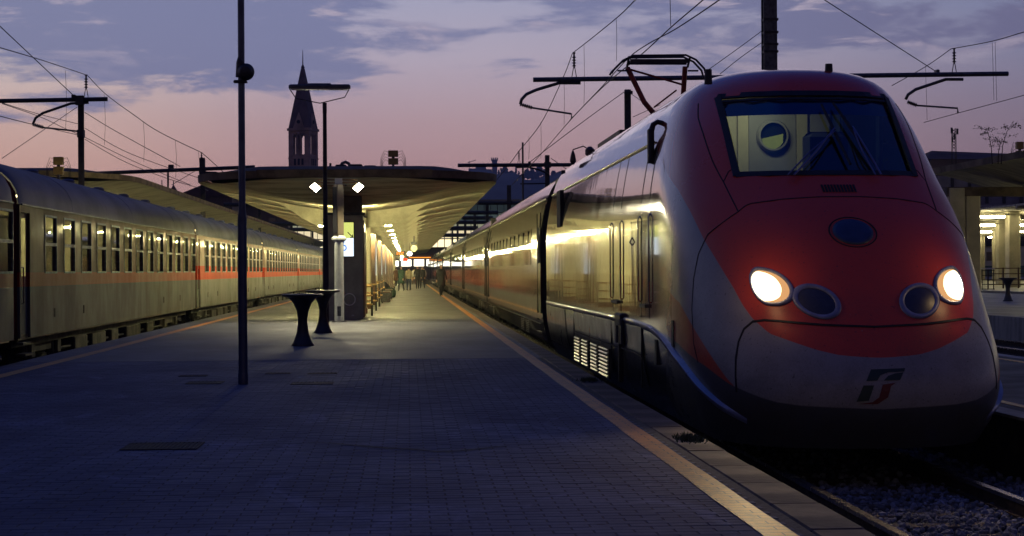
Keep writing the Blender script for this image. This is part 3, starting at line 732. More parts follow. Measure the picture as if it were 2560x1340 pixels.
# flank furniture on the platform side (and mirrored)
M['louvre'] = mat("louvre_metal", (.17, .16, .14), .3, .7, .2, 10)
for sg in (-1, 1):
    def q(y, z, off=.0): return Vector((sg * (fWZ(z) + off), y, z))
    sk = MB()
    for a, b in ((5.2, 8.3), (8.32, 13.7), (15.4, 19.5)):
        rws = [[q(y, z, .014) for y in (a, (a + b) / 2, b)] for z in (.52, .7, .9, .91, 1.22)]
        sk.grid(rws, 0)
    sk.build("skirt_panel", M['skirt'], loco)
    hs = MB()
    for y in (5.19, 8.31, 13.72): hs.box(sg * 1.515 - .008, sg * 1.515 + .008, y - .012, y + .012, .5, 1.24)
    hs.box(sg * 1.53 - .006, sg * 1.53 + .006, 5.2, 13.7, .885, .9)
    hs.build("skirt_gap", M['seam'], loco)
    # four louvred grilles low on the skirt
    for y0_, y1_ in ((8.55, 9.75), (9.95, 10.9), (11.3, 12.3), (12.55, 13.5)):
        gr = empty("grille"); gr.parent = loco; gr.location = (sg * 1.51, (y0_ + y1_) / 2, .62)
        hw = (y1_ - y0_) / 2
        f = MB(); f.box(-.01, .012, -hw, hw, -.22, .20); f.build("grille_back", M['seam'], gr)
        lv = MB(); lv.box(-.012, .012, -hw + .05, hw - .05, -.012, .012, 0, Matrix.Rotation(sg * -.7, 4, 'Y'))
        lp = lv.build("slat", M['louvre'], gr)
        for i in range(8):
            c = lp if i == 0 else lp.copy()
            if i: COL.objects.link(c)
            c.location = (sg * .022, 0, -.19 + i * .052)
    # upper louvre near the rear
    gr = empty("grille"); gr.parent = loco; gr.location = (sg * 1.47, 16.55, 3.05)
    f = MB(); f.box(-.05, .02, -.36, .36, -.36, .30); f.build("grille_back", M['seam'], gr)
    lv = MB(); lv.box(-.012, .012, -.33, .33, -.012, .012, 0, Matrix.Rotation(sg * -.7, 4, 'Y')); lp = lv.build("slat", mat("dark_louvre", (.06, .06, .06), .4, .4, .1), gr)
    for i in range(11):
        c = lp if i == 0 else lp.copy()
        if i: COL.objects.link(c)
        c.location = (sg * .03, 0, -.31 + i * .058)
    # doors: gaps, handles and steps
    for y0_, y1_, nm in ((4.55, 5.25, 0), (7.25, 8.15, 1)):
        d_ = MB()
        for z0_, z1_ in zip([1.34, 1.8, 2.3, 2.8, 3.1], [1.8, 2.3, 2.8, 3.1, 3.36]):
            for y in (y0_, y1_):
                a, b = q(y, z0_, .004), q(y, z1_, .004)
                d_.add([a + Vector((0, -.022, 0)), a + Vector((0, .022, 0)), b + Vector((0, .022, 0)), b + Vector((0, -.022, 0))], [(0, 1, 2, 3)])
        d_.build("door_gap", M['seam'], loco)
        for y in (y0_ - .12, y1_ + .10):
            hb = MB(); hb.tube([q(y, 1.52, .0), q(y, 1.54, .02), q(y, 2.0, .022), q(y, 2.5, .022), q(y, 2.54, .0)], .008, 8); hb.build("grab_rail", M['chrome'], loco, True)
        st = MB(); st.box(sg * 1.52 - .03, sg * 1.52 + .03, y0_ + .1, y1_ - .1, 1.46, 1.50); st.build("door_handle", M['darksteel'], loco)
    st = MB()
    for y in (6.95, 7.45): st.bevbox(sg * 1.53 - .03, sg * 1.53 + .03, y - .09, y + .09, .95, 1.28, .02)
    st.bevbox(sg * 1.53 - .04, sg * 1.53 + .04, 6.9, 7.5, 1.18, 1.34, .02); st.box(sg * 1.5, sg * 1.56, 7.1, 7.16, .45, 1.2)
    st.build("buffer_hook", M['black'], loco)
    for (y, z) in ((4.0, 1.0), (1.75 + 1.0, 1.25)):
        s_ = MB(); s_.box(sg * 1.5 - .02, sg * 1.5 + .025, y - .07, y + .07, z - .16, z + .12); s_.build("side_lamp", M['black'], loco)
    # drip rail
    rl = MB(); rl.tube([q(y, 3.39, .012) for y in (4.9, 8, 12, 16, 19.5)], .014, 6); rl.build("drip_rail", M['louvre'], loco)
    # mirror on its arm
    if sg > 0: continue
    mr = MB(); b0 = sp_off(sg * 3.55, 3.60, .0)
    mr.tube([b0 - Vector((sg * .03, 0, 0)), b0 + Vector((sg * .05, 0, .02)), b0 + Vector((sg * .10, .0, -.01)), b0 + Vector((sg * .12, .0, -.07))], [.03, .03, .032, .035], 8)
    mr.bevbox(sg * .13 - .035 + b0.x, sg * .13 + .035 + b0.x, b0.y - .06, b0.y + .08, b0.z - .46, b0.z - .05, .02)
    mr.build("mirror", M['black'], loco)
    vn = MB(); vn.tube([q(6.05, 2.2, .0), q(6.06, 2.24, .03), q(6.06, 2.3, .0)], .01, 6); vn.build("key_lock", M['chrome'], loco)
# roof equipment: black ducts, horns, insulators
rf = MB()
for sx in (-1, 1):
    for x, z in ((sx * .62, 4.10), (sx * .90, 3.96)):
        rf.box(x - .05, x + .05, 6.4, 19.2, z, z + .07)
rf.box(-.5, .5, 7.0, 9.6, 4.17, 4.27); rf.box(-.55, .55, 15.2, 18.8, 4.17, 4.36)
rf.build("roof_duct", M['darksteel'], loco)
for x, y in ((-1.02, 3.35), (.36, 3.6)):
    h = MB(); h.cyl((x, y, 3.9 if x < -.8 else 4.06), (x, y, 4.06 if x < -.8 else 4.15), .045, 10, .04); h.build("horn", M['black'], loco)
# rear and underframe
re_ = MB(); re_.box(-1.2, 1.2, LEND - .02, LEND + .0, .4, 3.9); re_.build("rear_wall", M['black'], loco)
re_ = MB(); re_.box(-1.22, 1.22, LEND, 20.78, .5, 3.75); re_.build("bellows", M['rubber'], loco)
uf = MB(); uf.box(-1.15, 1.15, 1.2, 19.3, .28, .9); uf.build("underframe", M['under'], loco)
def wheelset(y, parent):
    for sx in (-1, 1):
        w_ = MB(); w_.lathe([(.45, -.065), (.55, -.06), (.55, .06), (.50, .065), (.46, .05), (.12, .05), (.12, .09), (.001, .09)] if sx > 0 else [(.001, -.09), (.12, -.09), (.12, -.05), (.46, -.05), (.50, -.065), (.55, -.06), (.55, .06), (.45, .065)], (sx * .75, y, .52), 24, 0, 'X')
        w_.build("wheel", M['under'], parent, True, 35)
for yb_ in (3.6, 16.3):
    bg_ = empty("bogie"); bg_.parent = loco; bg_.location = (0, 0, 0)
    for sx in (-1, 1): b_ = MB(); b_.bevbox(sx * 1.0 - .09, sx * 1.0 + .09, yb_ - .4, yb_ + 3.3, .42, .72, .04); b_.build("bogie_frame", M['under'], bg_)
    wheelset(yb_, bg_); wheelset(yb_ + 2.9, bg_)
# pantograph
pan = empty("pantograph"); pan.parent = loco; pan.location = (0, 14.2, 4.2)
rp = mat("red_pantograph_tube", (.34, .045, .03), .5, .2, .3, 10)
p_ = MB(); p_.tube([(.1, .35, .22), (-.25, .0, .55), (-.52, .1, 1.14)], .045, 8); p_.tube([(.45, .4, .22), (.47, .1, 1.16)], .045, 8); p_.tube([(-.05, .2, .48), (.35, .3, .78)], .016, 6); p_.tube([(-.5, .1, 1.12), (.44, .1, .85)], .018, 6)
p_.build("lower_arm", rp, pan)
p_ = MB(); p_.bevbox(-.1, .55, .2, .6, -.02, .22, .04); p_.cyl((.1, .35, .2), (.3, .35, .28), .09, 10); p_.build("pivot", rp, pan)
for sx in (-.35, .75):
    p_ = MB(); p_.lathe([(.05, -.1), (.09, -.06), (.05, -.02), (.09, .02), (.05, .06), (.08, .1)], (sx, .4, 0), 12); p_.build("insulator", M['insul'], pan, True)
p_ = MB()
for dy in (-.14, .14):
    p_.tube([(-.82, dy, 1.02), (-.78, dy, 1.08), (-.62, dy, 1.24), (-.45, dy, 1.32), (.45, dy, 1.33), (.62, dy, 1.25), (.76, dy, 1.10), (.80, dy, .95)], .018, 8)
p_.box(-.5, .5, -.17, -.10, 1.20, 1.26); p_.box(-.5, .5, .10, .17, 1.20, 1.26)
p_.tube([(-.52, -.14, 1.3), (-.52, .14, 1.16)], .02, 6); p_.tube([(.52, -.14, 1.3), (.52, .14, 1.16)], .02, 6); p_.tube([(-.70, 0, 1.08), (-.52, 0, 1.08)], .015, 6); p_.tube([(.5, 0, 1.08), (.68, 0, 1.08)], .015, 6)
p_.build("collector_head", M['darksteel'], pan)
hd = MB(); hd.tube([(-.95, 16.4, 3.8), (-.95, 16.4, 4.08), (-1.08, 16.3, 4.15), (-1.28, 16.2, 4.08)], .012, 6); hd.lathe([(.02, 3.86), (.06, 3.92), (.04, 4.04), (.01, 4.12)], (-1.28, 16.2, -.05), 10); hd.lathe([(.05, 4.02), (.09, 4.06), (.09, 4.14), (.03, 4.2)], (-.95, 16.4, -.05), 12)
hd.build("roof_insulator", M['insul'], loco)

# ---------------------------------------------------------------- its coaches
CL = 26.1
M['doorblack'] = mat("black_door", (.015, .015, .017), .12, 0, .1, 4)
def hs_coach():
    root = empty("passenger_coach", (4.27, 36.3, -.55))
    prof = [(W_, z_) for z_, W_ in [(z, fWZ(z)) for z in (.42, .6, .8, 1.1, 1.5, 2.0, 2.5, 2.8, 3.1, 3.39, 3.6, 3.76, 3.9, 4.02)]]
    zr = .93
    ring = [(-x, z * 1.0) for x, z in prof] + [(-.55, 4.09), (0, 4.13), (.55, 4.09)] + [(x, z) for x, z in reversed(prof)]
    ring = [(x, z if z < 3.39 else 3.39 + (z - 3.39) * .8) for x, z in ring]
    b_ = MB(); b_.grid([[(x, y, z) for x, z in ring] for y in (.0, .05, CL * .5, CL - .75, CL - .7)], 0)
    b_.build("body", M['coachp'], root, True, 60)
    e_ = MB(); e_.prism([(x * .995, .02, z) for x, z in ring], (0, .01, 0)); e_.prism([(x * .995, CL - .72, z) for x, z in ring], (0, .01, 0)); e_.build("end_wall", M['darksteel'], root)
    bl = MB(); bl.box(-1.28, 1.28, CL - .72, CL + .02, .75, 3.7)
    for k in range(5): bl.box(-1.33, 1.33, CL - .68 + k * .14, CL - .62 + k * .14, .7, 3.75)
    bl.build("bellows", M['rubber'], root)
    for sg in (-1, 1):
        w_ = MB(); w_.grid([[(sg * (fWZ(z) + .006), y, z) for y in (3.2, CL - 3.4)] for z in (2.03, 2.35, 2.7, 2.84)]); w_.build("window_band", M['glassdark'], root)
        pn = MB(); pn.box(sg * 1.51 - .004, sg * 1.51 + .015, -.05, .05, 2.03, 2.80); pp_ = pn.build("window_pillar", M['seam'], root)
        for k in range(11):
            c = pp_ if k == 0 else pp_.copy()
            if k: COL.objects.link(c)
            c.location = (0, 3.2 + .9 + k * (CL - 6.6 - 1.8) / 10, 0)
        for y0_ in (.12, CL - 1.85):
            d_ = MB(); zz = [1.0, 1.5, 2.0, 2.5, 2.8, 3.1, 3.3]
            d_.grid([[(sg * (fWZ(z) + .012), y, z) for y in (y0_, y0_ + .95)] for z in zz]); dd_ = d_.build("door", M['doorblack'], root)
            q_ = MB(); q_.box(sg * 1.52 - .008, sg * 1.52 + .01, y0_ - .02, y0_, 1.0, 3.1); q_.box(sg * 1.52 - .008, sg * 1.52 + .01, y0_ + .95, y0_ + .97, 1.0, 3.1)
            q_.box(sg * 1.535 - .004, sg * 1.535 + .004, y0_ + .25, y0_ + .7, 2.05, 2.8); q_.build("door_window", M['seam'], dd_)
            q_ = MB(); q_.box(sg * 1.50 - .06, sg * 1.56 + .06, y0_ + .05, y0_ + .9, .58, .63); q_.box(sg * 1.5 - .04, sg * 1.56 + .02, y0_ + .1, y0_ + .85, .86, .9); q_.build("door_step", M['chrome'], root)
        rl = MB(); rl.box(sg * 1.375 - .03, sg * 1.375 + .04, .1, CL - .8, 3.37, 3.40); rl.build("gutter", M['louvre'], root)
        hs = MB(); hs.box(sg * 1.48 - .03, sg * 1.512 + .02, .3, CL - 1.0, .78, .80); hs.build("skirt_gap", M['seam'], root)
        for y0_ in (4.2, 6.0, 20.4):
            gr = MB()
            for i in range(7): gr.box(sg * 1.47 - .02, sg * 1.5 + .02, y0_, y0_ + 1.1, .47 + i * .042, .485 + i * .042)
            gr.build("grille", M['louvre'], root)
    uf_ = MB(); uf_.box(-1.1, 1.1, .6, CL - 1.2, .3, .8); uf_.build("underframe", M['under'], root)
    for yb_ in (2.2, CL - 5.4):
        bg_ = empty("bogie"); bg_.parent = root
        for sx in (-1, 1): b2 = MB(); b2.bevbox(sx * 1.0 - .09, sx * 1.0 + .09, yb_ - .4, yb_ + 2.9, .35, .62, .04); b2.build("bogie_frame", M['under'], bg_)
        wheelset(yb_, bg_); wheelset(yb_ + 2.5, bg_)
    rf_ = MB(); rf_.box(-.7, .7, 2, 8, 4.0, 4.08); rf_.box(-.7, .7, 14, 22, 4.0, 4.07); rf_.build("roof_unit", M['steel'], root)
    return root
hc = hs_coach(); ordn = ["first", "second", "third", "fourth", "fifth", "sixth", "seventh", "eighth"]
tag(hc, "silver high speed coach with red stripe, first behind the locomotive", "train coach", "coaches of the red high speed train")
for i in range(1, 8):
    c = copy_tree(hc); c.location.y = 36.3 + i * CL
    tag(c, "silver high speed coach with red stripe, %s behind the locomotive" % ordn[i])

# ================================================================ old coaches on the left
def old_paint():
    m = bpy.data.materials.new("weathered_coach_paint"); m.use_nodes = True; g = NT(m.node_tree); b = g.n["Principled BSDF"]
    t = g.node("ShaderNodeTexCoord"); s = g.node("ShaderNodeSeparateXYZ"); g.l.new(t.outputs["Object"], s.inputs[0]); z = s.outputs[2]; pos = t.outputs["Object"]
    oi = g.node("ShaderNodeObjectInfo")
    wp_ = g.node("ShaderNodeVectorMath", operation='ADD'); g.l.new(pos, wp_.inputs[0]); g.l.new(oi.outputs["Location"], wp_.inputs[1]); wpos = wp_.outputs[0]
    def step(a, bb, wdt=.012): return g.math('MULTIPLY_ADD', g.math('SUBTRACT', a, bb), 1 / wdt, .5, clamp=True)
    first = g.math('LESS_THAN', g.node("ShaderNodeSeparateXYZ").outputs[0], 1)
    sx = g.node("ShaderNodeSeparateXYZ"); g.l.new(oi.outputs["Location"], sx.inputs[0])
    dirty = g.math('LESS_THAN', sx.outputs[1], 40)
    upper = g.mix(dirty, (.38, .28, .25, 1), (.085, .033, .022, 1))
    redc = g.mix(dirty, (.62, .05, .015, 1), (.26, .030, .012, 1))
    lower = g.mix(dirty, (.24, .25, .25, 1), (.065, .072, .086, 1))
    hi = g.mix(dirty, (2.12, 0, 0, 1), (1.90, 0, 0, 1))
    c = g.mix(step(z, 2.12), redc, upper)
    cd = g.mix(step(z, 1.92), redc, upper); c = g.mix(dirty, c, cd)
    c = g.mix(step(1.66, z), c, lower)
    d = g.noise(g.mapping(wpos, (1, .8, .5)), 1.8, 9, .62); d2 = g.noise(wpos, 14, 5, .6)
    dm = g.maprange(g.math('ADD', d, g.math('MULTIPLY', d2, .3)), .52, 1.0, 0, .6, True)
    dm = g.math('MULTIPLY', dm, g.math('SUBTRACT', 1, g.math('MULTIPLY', g.math('MULTIPLY', step(z, 1.66), step(2.0, z)), .7)))
    c = g.mix(dm, c, (.07, .055, .045, 1))
    lowd = g.maprange(z, 1.3, .7, 0, .55, True); c = g.mix(g.math('MULTIPLY', lowd, g.maprange(d2, .3, .7, .3, 1)), c, (.06, .05, .035, 1))
    g.l.new(c, b.inputs["Base Color"])
    g.l.new(g.math('ADD', g.maprange(d, .3, .7, .5, .7), g.math('MULTIPLY', dm, .15)), b.inputs["Roughness"])
    g.l.new(g.math('MULTIPLY_ADD', g.math('SUBTRACT', 1, dirty), .08, .08), b.inputs["Coat Weight"]); b.inputs["Coat Roughness"].default_value = .10; b.inputs["Specular IOR Level"].default_value = .12
    bn = g.node("ShaderNodeBump"); bn.inputs["Strength"].default_value = .6; bn.inputs["Distance"].default_value = .006
    g.l.new(g.noise(g.mapping(wpos, (1, 1.6, .8)), 2.2, 3, .5), bn.inputs["Height"]); g.l.new(bn.outputs[0], b.inputs["Normal"]); return m
M['pane'] = glass_mat("coach_window_glass", (.80, .82, .74), 1)
M['blind'] = mat("cream_blind", (.55, .50, .30), .8, 0, .08, 3)
M['coachlamp'] = glow('coach_ceiling_lamp', (1, .84, .42), 5.0)
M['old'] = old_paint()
M['oldroof'] = mat("grey_coach_roof", (.075, .085, .13), .62, .0, .2, 1.1, .02, streak=(.6, .5, .6))
M['redend'] = mat("dark_red_end", (.16, .015, .01), .5, 0, .2)
OL = 26.4
HW = 1.45
WIN = [2.15 + i * 1.88 for i in range(13)]
def old_coach():
    root = empty("railway_coach", (-8.35, 31.8, -.55))
    def wall(x, sg):
        mb = MB(); t = .05; a, b = (x - t, x) if sg > 0 else (x, x + t)
        zs, z0, z1, zt = .735, 1.90, 3.02, 3.14
        mb.box(a, b, 1.35, OL - .5, zs, z0)             # below the windows
        mb.box(a, b, 1.35, OL - .5, z1, zt)
        prev = 1.35
        for wy in WIN:
            mb.box(a, b, prev, wy, z0, z1); prev = wy + 1.15
        mb.box(a, b, prev, OL - .5, z0, z1)
        mb.box(a, b, .0, .10, zs, zt); mb.box(a, b, .10, .9, 3.0, zt); mb.box(a, b, .85, 1.35, zs, zt)
        return mb.build("side_wall", M['old'], root)
    wall(HW, 1); wall(-HW, -1)
    rf = MB(); arc = [(HW * math.cos(R(a)) * 1.0, 3.14 + .93 * math.sin(R(a)) ** .85 if a not in (0, 180) else 3.14) for a in range(0, 181, 12)]
    rows_ = []
    for y, s in ((0, .93), (.12, .985), (.5, 1), (OL - .95, 1), (OL - .57, .985), (OL - .45, .93)): rows_.append([(x * (1 if s > .98 else .985), y, 3.14 + (z - 3.14) * s) for x, z in arc])
    rf.grid(rows_, 0); roof = rf.build("roof", M['oldroof'], root, True, 40)
    rb_ = MB()
    rib = [(x * 1.004, z + .008) for x, z in arc]
    for k in range(3):
        y = 5.0 + k * 8; rb_.grid([[(x * .998, y, z - .012) for x, z in rib], [(x, y + .01, z) for x, z in rib], [(x, y + .035, z) for x, z in rib], [(x * .998, y + .045, z - .012) for x, z in rib]])
    rb_.build("roof_rib", M['oldroof'], roof)
    vp = MB()
    vp.lathe([(.16, 0), (.16, .08), (.10, .12), (.001, .13)], (0, 0, 0), 12); v0 = vp.build("roof_vent", M['oldroof'], roof, True, 30)
    for k in range(6):
        c = v0 if k == 0 else v0.copy()
        if k: COL.objects.link(c)
        c.location = (0.25, 2.6 + k * 4.1, 4.03)
    gt = MB(); 
    for sg in (-1, 1): gt.box(sg * HW - .02, sg * HW + .03, .1, OL - .55, 3.125, 3.15)
    gt.build("gutter", M['steel'], root)
    en = MB(); 
    shp = [(-HW + .05, .8)] + [(x * .965, 3.13 + (z - 3.14) * .9) for x, z in reversed(arc)] + [(HW - .05, .8)]
    en.prism([(x, .02, z) for x, z in shp], (0, .04, 0)); en.build("end_wall", M['redend'], root)
    en = MB(); en.prism([(x, OL - .55, z) for x, z in shp], (0, .04, 0)); en.build("end_wall", M['redend'], root)
    bl = MB(); bl.box(-.75, .75, OL - .5, OL + .02, 1.0, 3.3); bl.build("bellows", M['rubber'], root)
    fl = MB(); fl.box(-HW + .06, HW - .06, .1, OL - .6, .7, .8); fl.build("floor", M['brown'], root)
    fl = MB(); fl.box(-.02, .02, .3, OL - .8, .8, 3.6); fl.build("corridor_wall", M['cabgrey'], root)
    for k in range(12):
        fl = MB(); fl.box(.03, HW - .12, WIN[k] + 1.48, WIN[k] + 1.52, .8, 3.3); fl.build("partition", M['cabgrey'], root)
    for sx in (-1, 1):
        fl = MB(); fl.box(sx * .75 - .06, sx * .75 + .06, 2.2, OL - 1.5, 3.40, 3.42); fl.build("ceiling_lamp", M['coachlamp'], root)
    for sg in (-1, 1):
        x = sg * HW
        # one window, then copies: frame > upper_pane, lower_pane
        f = MB(); o = .012
        for a in ((-.0, .04, 0, 1.12), (1.11, 1.15, 0, 1.12)): f.box(x - .03, x + o, a[0], a[1], a[2], a[3])
        f.box(x - .03, x + o, .04, 1.11, 0, .04); f.box(x - .03, x + o, .04, 1.11, 1.08, 1.12); f.box(x - .03, x + o + .004, .04, 1.11, .53, .59)
        wf = f.build("window", M['steel'], root)
        a_ = MB(); a_.box(x - sg * .03 - .004, x - sg * .03 + .004, .04, 1.11, .59, 1.08); a_.build("upper_pane", M['pane'], wf)
        a_ = MB(); a_.box(x - sg * .038 - .004, x - sg * .038 + .004, .04, 1.11, .04, .53); a_.build("lower_pane", M['pane'], wf)
        for k, wy in enumerate(WIN):
            c = wf if k == 0 else copy_tree(wf, root)
            c.location = (0, wy, 1.90)
            if (1, 0, 0, 1, 1, 0, 1, 1, 1, 1, 0, 0, 1)[k]:
                a_ = MB(); a_.box(x - sg * .075 - .003, x - sg * .075 + .003, .03, 1.12, .08 if k == 0 else .56, 1.09); bl_ = a_.build("blind", M['blind'], root); bl_.location = (0, wy, 1.90)
        d_ = MB(); d_.box(x - .10 if sg > 0 else x + .05, x - .05 if sg > 0 else x + .10, .1, .85, .8, 3.0)
        dd_ = d_.build("door", M['old'], root)
        q_ = MB(); q_.box(x - sg * .045 - .006, x - sg * .045 + .006, .3, .65, 1.85, 2.9); q_.build("door_window", M['glassdark'], dd_)
        q_ = MB(); q_.tube([(x - sg * .05, .2, 1.35), (x + sg * .02, .2, 1.37), (x + sg * .02, .2, 2.0), (x - sg * .05, .2, 2.02)], .014, 6); q_.build("handle", M['chrome'], dd_)
        q_ = MB(); q_.box(x - .12, x + .06, .15, .8, .42, .46); q_.box(x - .12, x + .02, .15, .8, .62, .66); q_.build("step", M['darksteel'], root)
        q_ = MB()
        for yy_ in (3.0, 6.1, 18.4, 22): q_.box(x - .01, x + sg * .004 + .006, yy_, yy_ + .14, 1.05, 1.22)
        q_.build("data_plate", M['rust'], root)
    uf_ = MB(); uf_.box(-1.2, 1.2, .4, OL - 1, .55, .70)
    for a, b, c in ((6.5, 8.0, .1), (8.6, 10.4, .2), (11.2, 12.2, .15), (13.5, 15.8, .1), (17.0, 18.2, .25)):
        for sg in (-1, 1): uf_.bevbox(sg * .9 - .3, sg * .9 + .3, a, b, c, .55, .03)
    uf_.tube([(1.1, 5, .35), (1.1, 21, .35)], .03, 6); uf_.build("underframe", M['under'], root)
    for yb_ in (2.4, OL - 5.6):
        bg_ = empty("bogie"); bg_.parent = root
        for sx in (-1, 1):
            b2 = MB(); b2.bevbox(sx * 1.02 - .08, sx * 1.02 + .08, yb_ - .5, yb_ + 3.0, .38, .58, .03)
            for yy_ in (yb_, yb_ + 2.5): b2.bevbox(sx * 1.08 - .1, sx * 1.08 + .1, yy_ - .2, yy_ + .2, .30, .65, .04); b2.cyl((sx * 1.05, yy_ - .35, .3), (sx * 1.05, yy_ - .35, .6), .09, 8); b2.cyl((sx * 1.05, yy_ + .35, .3), (sx * 1.05, yy_ + .35, .6), .09, 8)
            b2.build("bogie_frame", M['under'], bg_)
        wheelset(yb_, bg_); wheelset(yb_ + 2.5, bg_)
    return root
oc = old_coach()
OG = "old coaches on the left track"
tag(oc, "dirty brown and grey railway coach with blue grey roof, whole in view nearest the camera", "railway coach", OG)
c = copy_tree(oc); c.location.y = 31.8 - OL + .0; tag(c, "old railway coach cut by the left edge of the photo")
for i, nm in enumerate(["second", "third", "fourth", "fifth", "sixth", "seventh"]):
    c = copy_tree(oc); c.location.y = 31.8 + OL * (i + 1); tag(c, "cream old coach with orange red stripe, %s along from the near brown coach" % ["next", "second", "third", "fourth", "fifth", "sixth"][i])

# ================================================================ platform canopies (upturned concrete wings)
def canopy(xc, hw, y0, y1, zrim, dep, label, name="platform_canopy", cr=3.6, wid=4.2, ribs=None, nosoff=False):
    root = empty(name, (xc, y0, 0)); tag(root, label, "canopy")
    ys = [0, .04, .15, .35, .7, 1.1, 1.6, 2.2, 2.9, 3.8, 5, 7] + spans(10, y1 - y0, max(3, int((y1 - y0) / 12)))
    ts = [-1, -.97, -.93, -.87, -.8, -.7, -.6, -.5, -.4, -.3, -.2, -.1, 0, .1, .2, .3, .4, .5, .6, .7, .8, .87, .93, .97, 1]
    def w(y): return hw * (1 - max(0, 1 - y / cr) ** 2.6) ** (1 / 2.2) if y < cr else hw
    def soff(x, y): 
        d = min(hw - abs(x), y + .2 * (1 - abs(x) / hw)); return zrim - dep * smooth01(max(0, d) / wid) ** .8
    def X(t, y):
        ww = max(w(y), hw * .55 if y == 0 else 0); return t * ww
    rows_ = [[(X(t, y), y, soff(X(t, y), y)) for t in ts] for y in ys]
    s = MB(); s.grid(rows_, 0, flip=True); s.build("soffit", M['concrete'], root, True, 50)
    f = MB()
    out = [(X(-1, y), y) for y in reversed(ys)] + [(X(t, 0), 0) for t in ts[1:-1]] + [(X(1, y), y) for y in ys]
    f.grid([[(x, y, zrim) for x, y in out], [(x * 1.002, y - .03, zrim + .10) for x, y in out], [(x * 1.003, y - .05, zrim + .21) for x, y in out]], 0)
    f.build("fascia", M['fascia'], root, True, 50)
    t_ = MB(); t_.grid([[(X(t, y), y - .05, zrim + .21 + .24 * smooth01(min((1 - abs(t)) * 2.2, 1)) * smooth01(y / 3 + .1)) for t in ts] for y in ys], 0); t_.build("roofing", M['roofing'], root, True, 50)
    if ribs:
        rw = []
        for ry in ribs:
            r = MB(); xs = [-hw * .97 + 2 * hw * .97 * i / 20 for i in range(21)]
            dr_ = lambda x: .02 + .515 * smooth01((2.6 - abs(x)) / 1.4)
            r.grid([[(x, -.07, soff(x, ry)) for x in xs], [(x, -.07, soff(x, ry) - dr_(x)) for x in xs], [(x, .07, soff(x, ry) - dr_(x)) for x in xs], [(x, .07, soff(x, ry)) for x in xs]], 0)
            o = r.build("rib", M['concrete'], root) if not rw else None
            if o is None: o = rw[0].copy(); COL.objects.link(o)
            rw.append(o); o.location = (0, ry, 0)
    root["hull"] = 0
    return root, soff
BAY = 7.0; CY0 = 57.0
ribs = [CY0 + BAY * i - 48.3 + .55 for i in range(0, 27)]
ribs = [r for r in ribs if r > 7]
cA, soffA = canopy(-1.72, 4.33, 48.3, 245, 3.93, .62, "broad concrete wing canopy over the middle platform", ribs=ribs)
cx = -1.72
colp = MB(); colp.bevbox(-.38, .38, -.3, .3, 0, 3.42, .03)
cb = MB(); cb.bevbox(-.41, .41, -.33, .33, 0, .18, .02)
cols = []
words = ["first", "second", "third", "fourth", "fifth", "sixth", "seventh", "eighth", "ninth", "tenth", "eleventh", "twelfth", "thirteenth", "fourteenth", "fifteenth", "sixteenth", "seventeenth", "eighteenth", "nineteenth", "twentieth"]
for i in range(20):
    y = CY0 + i * BAY
    if i == 0:
        ce = empty("canopy_column", (cx, y, 0)); colp.build("shaft", M['column'], ce); cb.build("plinth", M['brown'], ce)
    else: ce = copy_tree(cols[0]); ce.location.y = y
    tag(ce, "pale stone column under the middle canopy, %s behind the grey kiosk" % words[i], "column", "columns of the middle canopy"); cols.append(ce)
    # fluorescent tubes tucked behind the rib on both sides
    z = soffA(.8, y - 48.3) - .46
    if i == 0:
        te = empty("tube_light", (cx, y + .75, z))
        for sx in (-1, 1):
            b_ = MB(); b_.box(sx * .80 - .40, sx * .80 + .40, -.05, .05, -.075, -.06); q_ = b_.build("housing", M['steel'], te)
            b_ = MB(); b_.cyl((sx * .80 - .38, 0, -.03), (sx * .80 + .38, 0, -.03), .022, 8); b_.build("tube", M['tube'], te)
        for sx in (-1, 1):
            b_ = MB(); b_.cyl((sx * .8, 0, -.06), (sx * .8, 0, .40), .010, 6); b_.build("hanger", M['darksteel'], te)
    else: te = copy_tree(te0); te.location = (cx, y + .75, z)
    if i == 0: te0 = te
    tag(te, "lit fluorescent tubes under the middle canopy, at the %s column behind the kiosk" % words[i], "light", "tube lights of the middle canopy")
te = empty("tube_light", (cx - .05, 53.3, 2.95)); tag(te, "lit fluorescent tube hidden right behind the grey kiosk", "light", "tube lights of the middle canopy")
b_ = MB(); b_.cyl((-.36, 0, 0), (.36, 0, 0), .022, 8); b_.build("tube", M['tube'], te); b_ = MB(); b_.box(-.38, .38, -.12, -.08, -.05, .10); b_.build("housing", M['steel'], te)
